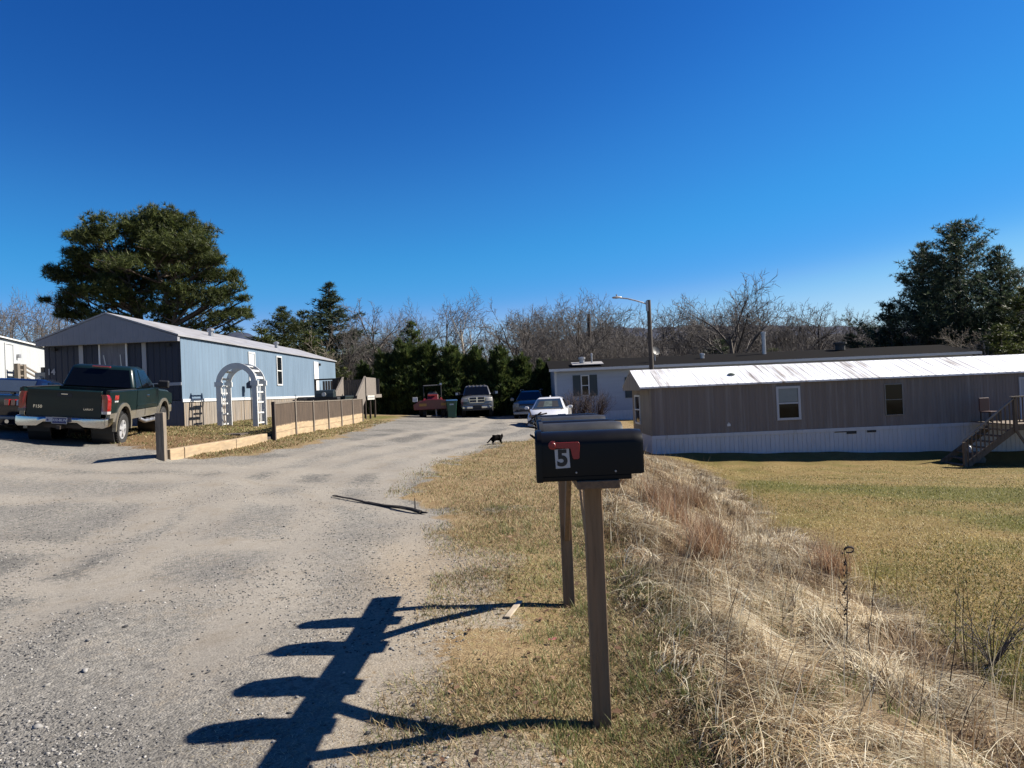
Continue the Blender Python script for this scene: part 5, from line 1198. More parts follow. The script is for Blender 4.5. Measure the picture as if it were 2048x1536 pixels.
# ---- the big pine on the left, built pad by pad
PD=42.0
pads=[(285,425,42,13),(330,432,48,14),(368,447,35,16),(265,447,28,17),(310,460,50,20),(360,472,52,20),(395,487,30,15),(413,500,18,10),(340,500,55,20),(280,490,50,22),
(185,463,26,11),(165,478,20,9),(205,485,35,15),(240,490,35,18),(148,508,13,7),(170,520,25,9),(215,520,35,15),(255,520,30,15),(150,528,16,7),
(400,520,38,13),(445,524,18,9),(300,515,50,22),(350,523,48,18),(425,552,32,10),(458,545,12,7),(385,550,42,13),(310,548,50,15),
(98,540,16,9),(120,551,20,11),(150,562,28,11),(185,560,35,13),(225,555,40,15),(265,555,40,14),(190,585,38,12),(240,585,40,14),(150,592,28,9),(118,612,18,7),(140,630,26,7),(100,603,8,5),
(468,578,20,7),(435,590,33,8),(390,585,40,10),(482,597,15,7),(440,610,33,7),(330,455,60,30),(262,447,26,14),(285,436,34,16),(310,430,40,16),(250,462,30,14),(275,470,40,18),(295,480,60,28),(365,500,50,24),(345,580,50,18),(290,560,50,20),(225,500,40,18),(400,545,40,14),(250,600,45,14),(330,625,55,12),(405,600,45,12),(488,625,14,6),(455,637,33,7),(400,625,42,9),(430,650,33,7),(494,633,9,5),(360,600,40,10),(300,600,38,14),(270,612,38,10),(340,640,38,9),(375,655,42,8),(410,672,30,5),(320,652,28,7),(205,612,28,7),(250,638,28,7),(180,640,20,6),(465,660,18,5)]
SIL=[(250,440),(285,418),(335,420),(380,437),(400,470),(422,500),(430,525),(470,545),(470,575),(490,592),(500,630),(485,645),(440,655),(400,675),(340,660),(240,640),(180,640),(110,630),(100,605),(140,585),(90,545),(130,545),(165,550),(140,520),(150,480),(190,450),(235,465)]
def inside(x,y):
    c=False
    for i in range(len(SIL)):
        (x1,y1),(x2,y2)=SIL[i-1],SIL[i]
        if (y1>y)!=(y2>y) and x<(x2-x1)*(y-y1)/(y2-y1)+x1: c=not c
    return c
r3=random.Random(8); q_=0
while q_<40:
    x,y=r3.uniform(90,500),r3.uniform(446,670)
    if inside(x,y) and (r3.random()<(.35 if y>600 else 1)): pads.append((x,y,r3.uniform(16,34),r3.uniform(7,13))); q_+=1
pr=np.random.default_rng(5); base=W(320,640,PD); gzp=h1(base.x,PD)
bp_=thing('pine_tree','big wide-spreading pine rising behind the blue mobile home at left','tree',(base.x,PD,gzp))
S=[]; Cs=[];Ds=[]; s0=PD/F
trk=[np.array([0,0,-.3]),np.array([.15,.1,3.0]),np.array([.5,.3,5.2]),np.array([.35,.2,7.2]),np.array([-.3,0,9.6])]
trk2=[np.array([-.6,.3,-.3]),np.array([-.75,.4,3.0]),np.array([-1.1,.3,5.5]),np.array([-1.6,.1,7.6]),np.array([-1.9,0,8.8])]
trk3=[np.array([-.25,-.4,-.3]),np.array([-.35,-.3,2.6]),np.array([.9,-.6,5.0]),np.array([1.6,-.5,7.6])]
for T_,rr0 in ((trk,.30),(trk2,.20),(trk3,.20)):
    for i in range(len(T_)-1): S.append((*T_[i],*T_[i+1],rr0*(1-.2*i),rr0*(1-.2*(i+1))))
for (px,py,rx,ry) in pads:
    c=W(px,py,PD)-Vector((base.x,PD,gzp)); rxm,rym=rx*s0,ry*s0
    cen=np.array([c.x,0,c.z]); rel=abs(px-300)/200
    dy=pr.uniform(-1,1)*max(.4,3.6*(1-rel)); cen[1]=dy
    T_=(trk,trk2,trk3)[0 if px>290 and py<560 else (1 if px<=290 else 2)]
    zz=max(2.2,cen[2]-.35*abs(cen[0])-.5); ts=np.array([np.interp(zz,[q[2] for q in T_],[q[k_] for q in T_]) for k_ in (0,1)]+[min(zz,T_[-1][2])])
    mid=ts+(cen-ts)*.5+np.array([0,0,-.15]); end=cen+np.array([0,0,-rym*.5])
    S.append((*ts,*mid,.085,.055)); S.append((*mid,*end,.055,.02))
    for sub in range(3):
        e2=cen+pr.normal(size=3)*np.array([rxm*.6,rxm*.5,rym*.4]); S.append((*(mid+(end-mid)*.5),*e2,.03,.012))
    nn=int(22+rx*ry*.18); u_=rnd_unit(nn,pr)*(pr.random((nn,1))**.6)*1.22; P_=cen+u_*np.array([rxm*1.05,max(rxm*.8,.45),rym*1.0])
    P_[:,2]+=.02
    out=(P_-np.array([-.3,0,cen[2]-2.0])); out/=np.linalg.norm(out,axis=1,keepdims=True)
    Cs.append(P_); Ds.append(out*.6+np.array([0,0,.55]))
V,Q=segmesh('x',S,7); link('trunk',npmesh('pine_trunk',V,[Q]),pbark,bp_)
C=np.concatenate(Cs);D_=np.concatenate(Ds); V,T_=needles(C,D_,15,.30,.019,pr,.9); link('crown',npmesh('pine_crown',V,[T_]),pineleaf,bp_)
# ---- whorled conifers
def whorl(seed,Ht,Rb,z0=.12,lev=26,asc=.25,shape=1.0,tuft=.32,tn=9,per=7,gap=.0,w_=.03,droop=.0):
    r=np.random.default_rng(seed); S=[(0,0,-.2,0,0,Ht*.5,.018*Ht,.011*Ht),(0,0,Ht*.5,0,0,Ht*.98,.011*Ht,.002*Ht)]; Cs=[];Ds=[]
    for i in range(lev):
        f=(i+.5*r.random())/lev; z=Ht*(z0+(1-z0)*f*.97); Rz=Rb*((1-f)**shape)*(.65+.6*r.random())+.12
        if f<.12: Rz*=.75
        for k_ in range(int(per*(.7+.3*(1-f)))):
            if r.random()<gap: continue
            a=r.random()*6.28; L=Rz*(.6+.5*r.random()); d=np.array([math.cos(a),math.sin(a),asc+.3*f+.15*r.normal()]); d/=np.linalg.norm(d)
            p0=np.array([0,0,z]); p1=p0+d*L*.55; d2=d+np.array([0,0,.28-droop]); d2/=np.linalg.norm(d2); p2=p1+d2*L*.45
            S.append((*p0,*p1,.006*Ht*(1-f)*.55+.01,.012)); S.append((*p1,*p2,.012,.005))
            n=max(4,int(L*tn)); t=(r.random(n)**.7); 
            P_=np.where(t[:,None]<.55,p0+(p1-p0)*(t[:,None]/.55),p1+(p2-p1)*((t[:,None]-.55)/.45))
            side=np.array([-d[1],d[0],0]); sp=(r.random(n)-.5)*L*.62*(t+.15); P_=P_+side*sp[:,None]+r.normal(size=(n,3))*np.array([.06,.06,.07])
            Cs.append(P_); Ds.append(np.repeat((d*.8+np.array([0,0,.35]))[None],n,0)+side*np.sign(sp)[:,None]*.4)
    C=np.concatenate(Cs);D_=np.concatenate(Ds)
    V,Q=segmesh('x',S,6); mt=npmesh('conifer_trunk',V,[Q]); V,T_=needles(C,D_,8,tuft,w_,r,.8); mc=npmesh('conifer_crown',V,[T_])
    return mt,mc,Ht
WP=[whorl(1,14,7.0,.10,34,.30,.64,.27,13,10,.0,w_=.020),whorl(2,12,4.6,.10,28,.35,.7,.27,14,10,w_=.020),whorl(3,13,3.6,.12,32,.22,.85,.34,10,8,.10,droop=.1),whorl(4,8,2.6,.05,20,.3,.75,.3,9,7)]
wm=(pbark,wpine); GC='conifers behind the homes'
for nm,px,top,d,vi,ws_,lab,mm in (
 ('pine_tree',1908,434,57,0,1.12,'tallest dark pine of the group at the right',wm),('pine_tree',1842,476,60,1,1.05,'dark pine at the left side of the right-hand pines',wm),('pine_tree',1998,482,55,1,1.0,'dark pine at the right side of the right-hand pines',wm),
 ('pine_tree',1775,596,58,3,1.1,'low bushy pine at the left foot of the tall right-hand pines',wm),('pine_tree',2052,560,50,3,1.2,'sunlit bushy evergreen at the right edge below the pines',(pbark,pineleaf)),('pine_tree',2000,640,48,3,1.6,'low spreading evergreen just above the white streaked roof at right',(pbark,pineleaf)),
 ('conifer',657,557,66,2,1.75,'tall feathery conifer standing alone above the blue roof',wm),('conifer',704,652,64,3,.9,'short conifer right of the tall feathery one',wm),('conifer',606,612,62,3,1.2,'slim pale green conifer left of the tall feathery one',wm),
 ('pine_tree',566,606,58,1,1.3,'clumpy yellow-green pine over the middle of the blue roof',(pbark,pineleaf)),('pine_tree',522,648,54,3,1.7,'low yellowish pine nearest the big pine, above the blue roof',(pbark,pineleaf)),('pine_tree',618,655,55,3,1.9,'bushy pine behind the roof vents of the blue home',(pbark,pineleaf)),
 ('conifer',822,634,60,3,1.15,'dark rounded evergreen mound rising behind the cypress hedge',(pbark,cyp)),('conifer',1440,672,64,3,1.6,'low dark evergreen under the tallest bare tree',wm),('conifer',1545,690,60,3,1.8,'low broad evergreen bush behind the long shingle roof',(pbark,pineleaf)),('conifer',1700,660,60,3,1.3,'dark evergreen bush left of the right-hand pines',wm)):
    tree(nm,lab,WP[vi],px,top,d,GC,ws_,mats=mm)
# ---- cypress hedge
def cypress(seed,Ht,Rb,n):
    r=np.random.default_rng(seed); z=r.random(n)**1.1; a=r.random(n)*6.28
    lob=1+.16*np.sin(a*3+z*9)+.12*np.sin(a*5-z*14+seed); R_=Rb*(np.minimum(1,(1-z)**.95*1.45)+.02)*lob
    fr=.55+.45*r.random(n)**.5; P_=r.normal(size=(n,3))*.05+np.stack([np.cos(a)*R_*fr,np.sin(a)*R_*fr,z*Ht*.97+.05],-1)
    D_=np.stack([np.cos(a)*.55,np.sin(a)*.55,.75+.3*r.random(n)],-1)
    sh=[];sd_2=[]
    for i in range(150):
        zi=r.random()**.8; ai=r.random()*6.28; Ri=Rb*(min(1,(1-zi)**.95*1.45)+.02)*.85; b0=np.array([math.cos(ai)*Ri,math.sin(ai)*Ri,zi*Ht*.95]); d0=np.array([math.cos(ai)*.45,math.sin(ai)*.45,1.])+r.normal(size=3)*.15; L=r.uniform(.3,.75)
        tt=r.random(22)[:,None]**.8; sh.append(b0+d0*L*tt+r.normal(size=(22,3))*.07*(1.1-tt)); sd_2.append(np.repeat(d0[None],22,0))
    P_=np.concatenate([P_]+sh); D_=np.concatenate([D_]+sd_2)
    V,T_=needles(P_,D_,5,.36,.034,r,.55); mc=npmesh('cypress_crown',V,[T_])
    S=[(0,0,-.1,0,0,Ht*.9,.09,.02)]; 
    for i in range(26):
        f=r.random()*.85; b=r.random()*6.28; L=Rb*(1-f)**.7*.8; S.append((0,0,f*Ht,math.cos(b)*L,math.sin(b)*L,f*Ht+L*.7,.025,.008))
    V,Q=segmesh('x',S,5); return npmesh('cypress_trunk',V,[Q]),mc,Ht+.45
CY=[cypress(s,4.8,1.45,4200) for s in (1,2,3)]
GH='cypresses in a hedge across the end of the drive'
for i,(px,top,d,ws_,lab) in enumerate(((728,722,49,.95,'leftmost cypress of the hedge, behind the deck'),(768,700,48.6,1.05,'second hedge cypress from the left, beside the deck'),(808,679,48.8,1.1,'third hedge cypress from the left, left of the tractor'),(851,681,49,1.1,'hedge cypress directly behind the red tractor'),(900,686,48.6,1.12,'hedge cypress behind the green bin'),(948,693,48.8,1.1,'hedge cypress behind the grey pickup'),(998,693,48.6,1.1,'hedge cypress between the grey pickup and the blue SUV'),(1042,708,48.8,1.1,'hedge cypress behind the blue SUV'),(1087,718,49,1.1,'hedge cypress beside the end of the pale house'),(1131,722,52,.9,'cypress top showing over the left end of the shingle roof'))):
    tree('cypress',lab,CY[i%3],px,top,d,GH,ws_,mats=(pbark,cyp))
# ---- woodland mass far behind
r_=np.random.default_rng(9); allV=[];allQ=[];off=0
shr=[]
for sd in range(4):
    Sx=[[],[],[],[]]; rr_=np.random.default_rng(100+sd)
    for st__ in range(5): grow(rr_,np.array([rr_.normal()*.3,rr_.normal()*.3,0]),np.array([rr_.normal()*.25,rr_.normal()*.25,1.]),3.6,.03,1,Sx,dict(levels=3,kids=(5,6,5,3),len=(.6,.55,.5,.5),ang=(.5,.55,.6,.6),up=.12,t0=(.2,.2,.15,.1),wob=.14,rr=.6,rmin=.008))
    shr.append(segmesh('x',sum(Sx,[]),3))
for i in range(600):
    d=r_.uniform(54,86); X=r_.uniform(-.34,.80)*d; V,Q=shr[i%4]; a=r_.random()*6.28; s=r_.uniform(.75,1.3)*(1.12 if X>0 else .8); zs=s*r_.uniform(.8,1.25)
    if -.13<X/d<-.03: zs*=.6
    if X/d<-.13: s*=.9
    c,s2=math.cos(a),math.sin(a); V2=np.stack([(V[:,0]*c-V[:,1]*s2)*s+X,(V[:,0]*s2+V[:,1]*c)*s+d,V[:,2]*zs+h1(X,d)-.1],-1)
    allV.append(V2); allQ.append(Q+off); off+=len(V2)
tag(link('bare_brush',npmesh('bare_brush',np.concatenate(allV),[np.concatenate(allQ)]),M('brush_twigs',(.135,.121,.112),.9,var=.4,vs=.25,spec=.1)),'tangled bare brush and saplings filling the background','brush',None,'stuff')
# ---- bare shrubs by the pale house
def bare_shrub(seed):
    Sx=[[],[],[],[]]; rr_=np.random.default_rng(seed)
    for st__ in range(34):
        a=rr_.random()*6.28; grow(rr_,np.array([math.cos(a)*.15,math.sin(a)*.15,0]),np.array([math.cos(a)*.55,math.sin(a)*.55,1.]),1.25,.016,2,Sx,dict(levels=4,kids=(4,5,6,4),len=(.6,.55,.55,.5),ang=(.5,.5,.5,.6),up=.1,t0=(.2,.2,.2,.1),wob=.12,rr=.7,rmin=.005))
    V,Q=segmesh('x',sum(Sx,[]),3); return npmesh('bare_shrub',V,[Q])
dkt=M('dark_twigs',(.055,.035,.032),.9,var=.3)
for i,(px,lab) in enumerate(((1157,'dense dark bare shrub under the shuttered window, left of two'),(1192,'dense dark bare shrub against the pale house, right of two'))):
    p=W(px,845,39.5); o=link('bare_shrub',bare_shrub(60+i),dkt,None,(p.x,39.5,h1(p.x,39.5))); o.scale=(.9,.9,1.15); tag(o,lab,'shrub',group='bare shrubs by the pale house')
# ================================================================ grasses, stones, weeds
def blades(name,X,Y,hgt,wid,lean,az,segs,mat,label,curl=1.6,zoff=0,cat='grass',drape=False):
    n=len(X); Zb=H(X,Y)-.004+zoff; t=np.linspace(0,1,segs+1)
    dx=np.cos(az)*lean; dy=np.sin(az)*lean
    sxx=-np.sin(az+rng.normal(size=n)*.5); syy=np.cos(az+rng.normal(size=n)*.5)
    rows=[]
    for k_ in range(segs+1):
        f=t[k_]; px=X+dx*f**curl; py=Y+dy*f**curl; pz=(H(px,py)+hgt*np.sin(min(f*1.15,1)*PI*.62)*1.0) if drape else Zb+hgt*(f if curl<=1.7 else f-.35*f**3)
        w_=wid*(1-f**1.5)*.5
        if k_<segs: rows.append(np.stack([px-sxx*w_,py-syy*w_,pz],-1)); rows.append(np.stack([px+sxx*w_,py+syy*w_,pz],-1))
        else: rows.append(np.stack([px,py,pz],-1))
    m=2*segs+1; V=np.stack(rows,1).reshape(-1,3); b=(np.arange(n)*m)[:,None]
    Q=[np.concatenate([b+2*k_,b+2*k_+1,b+2*k_+3,b+2*k_+2],1) for k_ in range(segs-1)]
    T=np.concatenate([b+2*segs-2,b+2*segs-1,b+2*segs],1)
    return tag(link(name,npmesh(name,V,[np.concatenate(Q),T] if segs>1 else [T]),mat),label,cat,None,'stuff')
def sample(n,x0,x1,y0,y1,pw=1.0,keep=None):
    f=rng.random(n); Y=(y0**(1-pw)+f*(y1**(1-pw)-y0**(1-pw)))**(1/(1-pw)) if pw!=1 else y0*(y1/y0)**f
    X=x0(Y)+(x1(Y)-x0(Y))*rng.random(n)
    if keep is not None:
        k_=keep(X,Y)>rng.random(n); X,Y=X[k_],Y[k_]
    return X,Y
straw_m=leafmat('straw_blades',[(0,(.17,.10,.05)),(.25,(.42,.29,.15)),(.6,(.72,.60,.39)),(1,(.90,.84,.66))],.3,.55,1.3,.6)
short_m=leafmat('short_grass_blades',[(0,(.14,.085,.038)),(.26,(.36,.25,.13)),(.54,(.58,.45,.25)),(.62,(.10,.12,.032)),(.88,(.20,.215,.065)),(1,(.44,.40,.20))],.4,.6,.9,.3)
green_m=leafmat('green_blades',[(0,(.06,.08,.022)),(.5,(.14,.17,.05)),(1,(.32,.34,.13))],.4,.55,1,.35)
lawn_m=leafmat('lawn_blades',[(0,(.13,.085,.025)),(.3,(.36,.26,.085)),(.7,(.55,.43,.17)),(1,(.70,.60,.32))],.35,.6,.5,.35)
F_=lambda v:(lambda Y:np.full_like(Y,v))
crestx=lambda Y:np.interp(Y,[0,8,11,20,28],[.80,.85,1.2,2.6,5.0])
# verge
X,Y=sample(150000,lambda Y:xr(Y)-.55,lambda Y:crestx(Y)+.35,2.2,22,1.25,lambda X,Y:np.clip((X-xr(Y)+.45+(fn(X,Y,1.3,11)-.5)*1.3)/.8,0.0,1)*(.35+.65*fn(X,Y,2.2,12)))
n=len(X); blades('verge_grass',X,Y,(.012+.032*rng.random(n))*(1+.3*(Y>8)),.0042*(1+Y*.10),(.02+.035*rng.random(n)),rng.random(n)*6.28,2,short_m,'short dry grass with green patches around the mailbox posts')
# greener tufts
tx,ty=sample(150,lambda Y:xr(Y)+.3,lambda Y:crestx(Y)+.6,2.4,10,1.2); tx=np.concatenate([tx,[.62,.75,.55,.95,.2,.85,.7]]); ty=np.concatenate([ty,[3.5,3.3,3.15,4.0,3.1,3.7,4.6]])
k_=40; X=np.repeat(tx,k_)+rng.normal(size=len(tx)*k_)*.05; Y=np.repeat(ty,k_)+rng.normal(size=len(tx)*k_)*.05; n=len(X)
blades('green_grass',X,Y,.035+.07*rng.random(n),.0045,.02+.05*rng.random(n),rng.random(n)*6.28,3,green_m,'scattered green grass tufts in the dry verge')
# straw scattered over the dust at the shadow
X,Y=sample(70000,F_(-1.7),F_(0.0),2.6,8,1.2,lambda X,Y:np.clip((fn(X,Y,1.6,21)-.40)*3,0,1)*np.clip((X+2)/1.3,0,1)*.75)
n=len(X); blades('straw_litter',X,Y,.003+.010*rng.random(n),.0035,.02+.03*rng.random(n),rng.random(n)*6.28,2,straw_m,'thin straw litter pressed into the dust beside the verge')
# long straw on the bank: clumps that flop over downhill, draped on the tussocky slope
brown_m=leafmat('brown_straw_blades',[(0,(.07,.042,.022)),(.4,(.20,.125,.065)),(.8,(.36,.25,.14)),(1,(.55,.43,.27))],.3,.6,1.3,.5)
def clumps(name,ncl,per,mat,lab,hs,ls,seed,thr,wd_=.0048):
    cxx,cyy=sample(ncl,lambda Y:crestx(Y)-.02,lambda Y:foot(Y)+.10,2.3,24,1.15,lambda X,Y:np.clip((fn(X,Y,1.5,seed)-thr)*4,0.03,1)); m=len(cxx)
    X=np.repeat(cxx,per)+rng.normal(size=m*per)*.06*(1+.05*np.repeat(cyy,per)); Y=np.repeat(cyy,per)+rng.normal(size=m*per)*.06*(1+.05*np.repeat(cyy,per)); n=len(X)
    caz=np.repeat(-.45+.8*rng.normal(size=m)+(fn(cxx,cyy,.9,31)-.5)*3.0,per)+rng.normal(size=n)*.42; cs=np.repeat(.55+.8*rng.random(m),per)
    edge=np.clip((X-crestx(Y)+.25)/.5,.3,1)*np.clip((foot(Y)+.4-X)/.9,.25,1)
    blades(name,X,Y,(.02+hs*rng.random(n)**1.3)*cs*edge,wd_*(1+Y*.08),(.08+ls*rng.random(n))*cs*edge,caz,4,mat,lab,1.5,drape=True)
clumps('long_straw_grass',3600,26,straw_m,'long matted pale straw grass flopped over the bank',.13,.36,31,.36)
clumps('brown_straw_grass',2600,20,brown_m,'dull brown dead grass between the pale straw clumps on the bank',.12,.28,33,.38)
X,Y=sample(60,lambda Y:crestx(Y),lambda Y:crestx(Y)*.4+foot(Y)*.6,2.5,12,1.2); X=np.concatenate([X,[1.05,1.2,.95,1.5,1.0,1.15]]); Y=np.concatenate([Y,[4.6,3.9,3.4,3.3,5.4,2.9]])
k_=55; X=np.repeat(X,k_)+rng.normal(size=len(X)*k_)*.07; Y=np.repeat(Y,k_)+rng.normal(size=len(Y)*k_)*.07; n=len(X)
blades('bank_green_grass',X,Y,.05+.14*rng.random(n),.0055,.06+.16*rng.random(n),-.4+rng.normal(size=n)*1.2,4,green_m,'green grass tufts growing through the straw on the bank',2.0)
# upright wisps
X,Y=sample(1500,lambda Y:crestx(Y),lambda Y:foot(Y)+.15,2.4,22,1.2); n=len(X)
blades('grass_wisps',X,Y,.22+.40*rng.random(n),.0042*(1+Y*.06),.05+.28*rng.random(n),rng.normal(size=n)*1.3,4,straw_m,'thin upright dry grass wisps standing out of the bank')
# reddish bluestem clumps
tx=np.concatenate([np.array([G(1350,1050).x,G(1310,1010).x,G(1660,1150).x]),rng.uniform(1.6,3.0,5)]); ty=np.concatenate([np.array([G(1350,1050).y,G(1310,1010).y,G(1660,1150).y]),rng.uniform(7,13,5)])
k_=420; X=np.repeat(tx,k_)+rng.normal(size=len(tx)*k_)*.12; Y=np.repeat(ty,k_)+rng.normal(size=len(tx)*k_)*.12; n=len(X)
blades('reddish_grass',X,Y,.20+.35*rng.random(n),.006,.10+.25*rng.random(n),rng.random(n)*6.28,3,leafmat('reddish_blades',[(0,(.16,.085,.05)),(.5,(.33,.19,.11)),(1,(.55,.38,.23))],.35),'reddish brown grass clumps on the bank')
# lawn
lx1=lambda Y:Y*.80+1.2
lgreen=lambda X,Y:np.clip(1.0*np.exp(-((Y-(17.5-.42*(X-7)))/1.5)**2)*sst(5,7,X)+.8*np.exp(-((Y-(12-.3*(X-8)))/1.3)**2)*sst(6.5,8.5,X)+(fn(X,Y,.55,42)-.36)*1.7+(fn(X,Y,2.0,43)-.5)*.7,.05,1)
X,Y=sample(150000,lambda Y:foot(Y)-.15,lx1,4.2,29,1.35,lambda X,Y:(.5+.5*fn(X,Y,1.7,41))*(1-.65*lgreen(X,Y)))
n=len(X); blades('lawn_grass',X,Y,(.012+.026*rng.random(n)),.0050*(1+Y*.10),(.015+.03*rng.random(n)),rng.random(n)*6.28,2,lawn_m,'short straw coloured lawn grass')
X,Y=sample(130000,lambda Y:foot(Y)-.05,lx1,4.2,29,1.35,lgreen)
n=len(X); blades('green_lawn_grass',X,Y,(.014+.030*rng.random(n)),.0050*(1+Y*.10),(.012+.025*rng.random(n)),rng.random(n)*6.28,2,leafmat('lawn_green_blades',[(0,(.05,.06,.012)),(.5,(.14,.155,.035)),(.8,(.25,.245,.07)),(1,(.40,.35,.14))],.35,.6,.8,.35),'green streaks and patches of living lawn grass')
# yard and left verge
X,Y=sample(60000,F_(-12.0),F_(-6.1),15.8,38,1.3,lambda X,Y:np.clip(-road_left(X,Y)/.6+.3,0,1)*(.3+.7*fn(X,Y,1.2,51))*np.where((X<-7.6)&(Y<20),.25,1))
n=len(X); blades('yard_grass',X,Y,.02+.045*rng.random(n),.010+.0007*Y,.02+.05*rng.random(n),rng.random(n)*6.28,2,short_m,'short brown and green grass in the yard and along the fence')
# stones
def stones(n,X,Y,S_,mat,name,label):
    ph=(1+5**.5)/2; iv=np.array([(-1,ph,0),(1,ph,0),(-1,-ph,0),(1,-ph,0),(0,-1,ph),(0,1,ph),(0,-1,-ph),(0,1,-ph),(ph,0,-1),(ph,0,1),(-ph,0,-1),(-ph,0,1)])/1.9
    it=np.array([(0,11,5),(0,5,1),(0,1,7),(0,7,10),(0,10,11),(1,5,9),(5,11,4),(11,10,2),(10,7,6),(7,1,8),(3,9,4),(3,4,2),(3,2,6),(3,6,8),(3,8,9),(4,9,5),(2,4,11),(6,2,10),(8,6,7),(9,8,1)])
    V=iv[None]*(.7+.6*rng.random((n,12,1))); sc_=np.stack([.6+.8*rng.random(n),.6+.8*rng.random(n),.35+.4*rng.random(n)],-1)
    V=V*sc_[:,None]*S_[:,None,None]; a=rng.random(n)*6.28; c,s=np.cos(a)[:,None],np.sin(a)[:,None]
    V=np.stack([V[...,0]*c-V[...,1]*s,V[...,0]*s+V[...,1]*c,V[...,2]],-1)+np.stack([X,Y,H(X,Y)+S_*.12],-1)[:,None]
    T=(it[None]+(np.arange(n)*12)[:,None,None]).reshape(-1,3)
    return tag(link(name,npmesh(name,V.reshape(-1,3),[T]),mat),label,'stones',None,'stuff')
stm=leafmat('stone_mat',[(0,(.05,.05,.052)),(.45,(.13,.128,.125)),(.8,(.25,.24,.225)),(1,(.44,.42,.39))],0,.9,2,.25)
X,Y=sample(62000,lambda Y:-.80*Y-.6,lambda Y:xr(Y)-.1,2.3,13,1.5,lambda X,Y:np.clip((fn(X,Y,.8,61)*.7+fn(X,Y,2.3,62)*.3-.36)*3.2,0.04,1))
n=len(X); stones(n,X,Y,0.0027+.0082*rng.random(n)**2.6,stm,'gravel_stones','loose grey gravel stones strewn over the drive')
X,Y=sample(170,lambda Y:-.8*Y-.6,lambda Y:xr(Y)-.2,2.4,12,1.3); n=len(X); stones(n,X,Y,.008+.013*rng.random(n)**2,stm,'larger_stones','larger pale and dark stones scattered on the drive')
# dead leaves
X,Y=sample(260,lambda Y:xr(Y)-.2,lambda Y:crestx(Y)+1.2,2.4,9,1.1); n=len(X); a=rng.random(n)*6.28; L=.012+.022*rng.random(n)
c,s=np.cos(a),np.sin(a); z=H(X,Y)+.012+.02*rng.random(n); t1=rng.normal(size=n)*.35; t2=rng.normal(size=n)*.35
V=np.stack([np.stack([X+c*L,Y+s*L,z+L*t1],-1),np.stack([X-s*L*.6,Y+c*L*.6,z+L*t2+.004],-1),np.stack([X-c*L,Y-s*L,z-L*t1*.3],-1),np.stack([X+s*L*.6,Y-c*L*.6,z-L*t2*.3+.003],-1)],1)
tag(link('dead_leaves',npmesh('dead_leaves',V.reshape(-1,3),[np.arange(n*4).reshape(-1,4)]),leafmat('dead_leaf',[(0,(.10,.05,.03)),(.5,(.24,.14,.08)),(1,(.33,.22,.14))],.2)),'small brown dead leaves caught in the verge','leaves',None,'stuff')
# weed stalks
wkm=M('weed_stem',(.045,.03,.024),.9,var=.3)
def stalk(basepx,tippx,lean_d,lab,r=.004,head=None,twigs=0,name='weed_stalk',mat=None,seed=0):
    b=G(*basepx); d=b.y+lean_d; tpt=W(tippx[0],tippx[1],d); rr_=random.Random(seed); mb=MB(); pts=[]
    tpt=tpt-b
    for i in range(9):
        f=i/8; q=tpt*f; q.x+=rr_.uniform(-1,1)*.008+.02*math.sin(f*3.1)*(1 if seed%2 else -1); pts.append(q)
    pts[0].z-=.05; mb.tube(pts,[r*(1-.6*i/8) for i in range(9)],5)
    for j in range(twigs):
        f=rr_.uniform(.3,.95); q=tpt*f; L=rr_.uniform(.04,.16)*(1.2-f); a=rr_.random()*6.28
        e=q+Vector((math.cos(a)*L*.6,math.sin(a)*L*.6,L)); mb.tube([q,q.lerp(e,.5)+Vector((0,0,-.01)),e],[r*.5,r*.45,r*.3],4)
        for h_ in range(3): 
            z_=q.lerp(e,.4+.3*h_); mb.lathe([(0,-.006),(.005,0),(0,.007)],5,Matrix.Translation(z_))
    if head=='curl':
        h_=[tpt+Vector((.035*(1-math.cos(a))-.0,.0,.022*math.sin(a))) for a in np.linspace(0,5.4,12)]; mb.tube(h_,[.009]*6+[.006]*6,5)
        for j in range(26):
            q=tpt*rr_.uniform(.25,1); mb.lathe([(0,-.010),(.009,0),(0,.010)],5,Matrix.Translation(q+Vector((rr_.uniform(-.012,.012),rr_.uniform(-.012,.012),0))))
    o=mb.build(name,mat or wkm,None,b); return tag(o,lab,'weed',group='bare weed stems in the long grass')
stalk((1690,1310),(1689,1100),0,'tall dark dried weed with a curled seed head, rising from the straw bank',.0055,'curl',7,seed=1)
G1='thin dark bare weed stem standing in the long straw grass at the lower right'
for i,(b,t_,ld,tw) in enumerate((((1738,1330),(1756,1122),.1,1),((1895,1400),(1915,1150),0,2),((1942,1385),(1925,1150),.1,2),((1945,1370),(1930,1160),-.1,0),((1565,1290),(1582,1130),.1,1),((1560,1250),(1640,1060),.5,0),((1785,1330),(1880,1210),.3,3),((1650,1330),(1755,1235),.2,2),((1960,1330),(2010,1170),.2,3),((1980,1360),(2040,1250),.3,4),((1450,1390),(1480,1150),.2,0),((1820,1500),(1850,1320),0,1),((1900,1520),(1985,1330),.1,1),((2000,1480),(2030,1290),0,2),((1700,1480),(1790,1300),.2,1),((1455,1240),(1460,1090),.1,1),((1540,1180),(1580,1040),.2,0))):
    stalk(b,t_,ld,G1,.0042 if i<4 else .0026,None,tw,seed=i+2)
rs=thing('bramble','spindly many-twigged bare bramble at the lower right edge of the lawn','weed',G(1985,1330))
mb=MB(); rr_=random.Random(4)
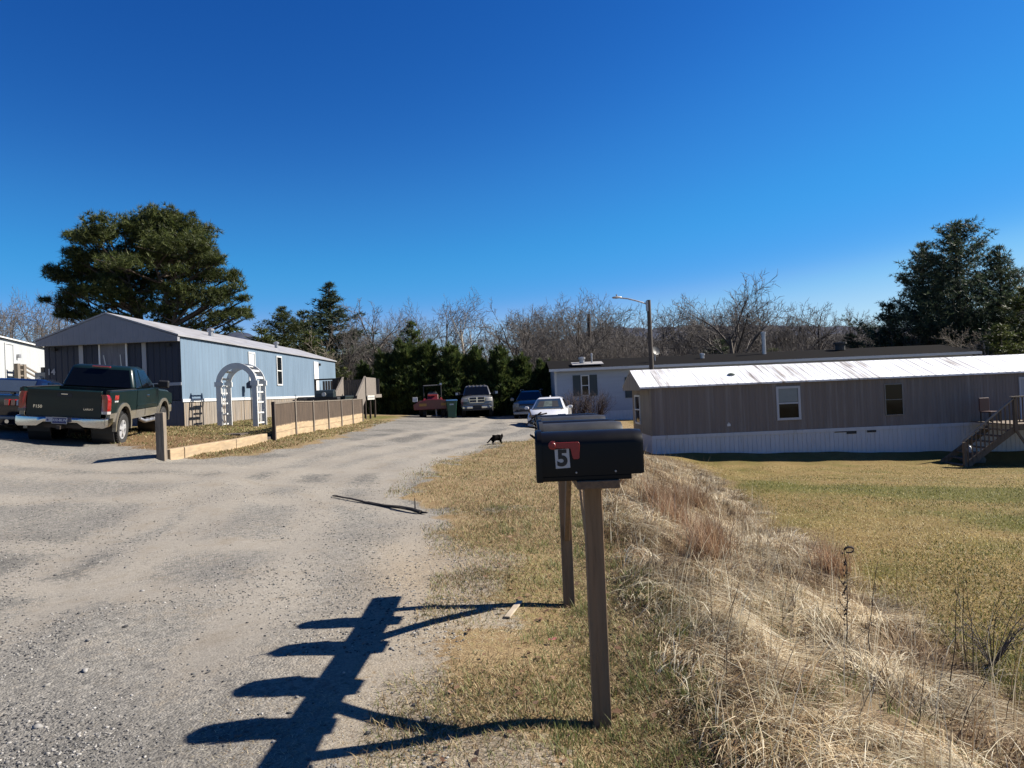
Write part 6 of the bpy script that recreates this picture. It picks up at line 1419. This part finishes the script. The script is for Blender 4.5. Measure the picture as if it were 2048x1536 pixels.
for i in range(26):
    a=rr_.random()*6.28; L=rr_.uniform(.25,.6); e=Vector((math.cos(a)*L*.7,math.sin(a)*L*.5,L*rr_.uniform(.4,.9))); m_=e*.5+Vector((0,0,.06)); mb.tube([(0,0,-.02),m_,e],[.004,.003,.0015],4)
    for j in range(3):
        q=m_.lerp(e,rr_.random()); mb.tube([q,q+Vector((rr_.uniform(-.12,.12),rr_.uniform(-.12,.12),rr_.uniform(0,.12)))],[.002,.001],4)
mb.build('twigs',M('grey_twig',(.16,.13,.11),.9),rs)
# bits and pieces on the ground
p0=G(1014,1238);p1=G(1040,1206); c=(p0+p1)/2; tag(MB().bar(p0-c+Vector((0,0,.012)),p1-c+Vector((0,0,.014)),.045,.014).build('wood_scrap',M('bleached_wood',(.46,.38,.28),.85,var=.25,vs=6),None,c,bevel=.002),'bleached scrap of wood lying in the grass beside the posts','scrap')
p0=G(842,1028);p1=G(664,994); c=(p0+p1)/2; pts=[p0.lerp(p1,f)-c+Vector((.02*math.sin(f*9),.03*math.sin(f*7),.025+.01*math.sin(f*11))) for f in np.linspace(0,1,10)]
mb=MB().tube(pts,[.028-.0022*i for i in range(10)],7)
for f,L in ((.15,.25),(.4,.35),(.62,.3),(.85,.25)):
    q=p0.lerp(p1,f)-c; mb.tube([q+Vector((0,0,.03)),q+Vector((-L*.7,L*.6,.05)),q+Vector((-L,L*1.1,.03))],[.009,.006,.003],5)
q=p0-c; mb.tube([q+Vector((-.1,.15,.0)),q+Vector((-.1,.16,.20))],[.012,.006],5).tube([q+Vector((0,.02,.02)),q+Vector((.1,-.1,.03))],[.018,.01],5)
tag(mb.build('fallen_branch',M('dark_branch',(.03,.023,.020),.9,var=.3),None,c),'dark fallen branch lying across the dusty edge of the drive','branch')
for i,(px,py,s,lab) in enumerate(((1248,1103,.05,'white quartz rock in the straw just right of the mailbox post'),(75,1455,.035,'pale rock at the lower left corner of the drive'),(170,1342,.03,'pale flat rock on the drive at lower left'),(285,1182,.02,'small white pebble on the drive near a dark patch'))):
    p=G(px,py); o=stones(1,np.array([0.]),np.array([0.]),np.array([s]),M('pale_rock',(.30,.29,.275),.9,var=.35,vs=30),'rock',lab); 
    o.location=p-Vector((0,0,h1(0,0))); del o['kind']; tag(o,lab,'rock')
p=G(1106,1290); tag(MB().loft([[(-.03,-.012,0),(-.01,-.028,.012),(.015,-.02,.004),(.034,.0,.016)],[(-.028,.014,.008),(-.008,.012,.002),(.014,.022,.012),(.03,.012,.006)]],cap=False,closed=False).build('red_leaf',M('leaf_red',(.22,.045,.035),.7),None,p+Vector((0,0,.035))),'dark red fallen leaf in the grass left of the front post','leaf')
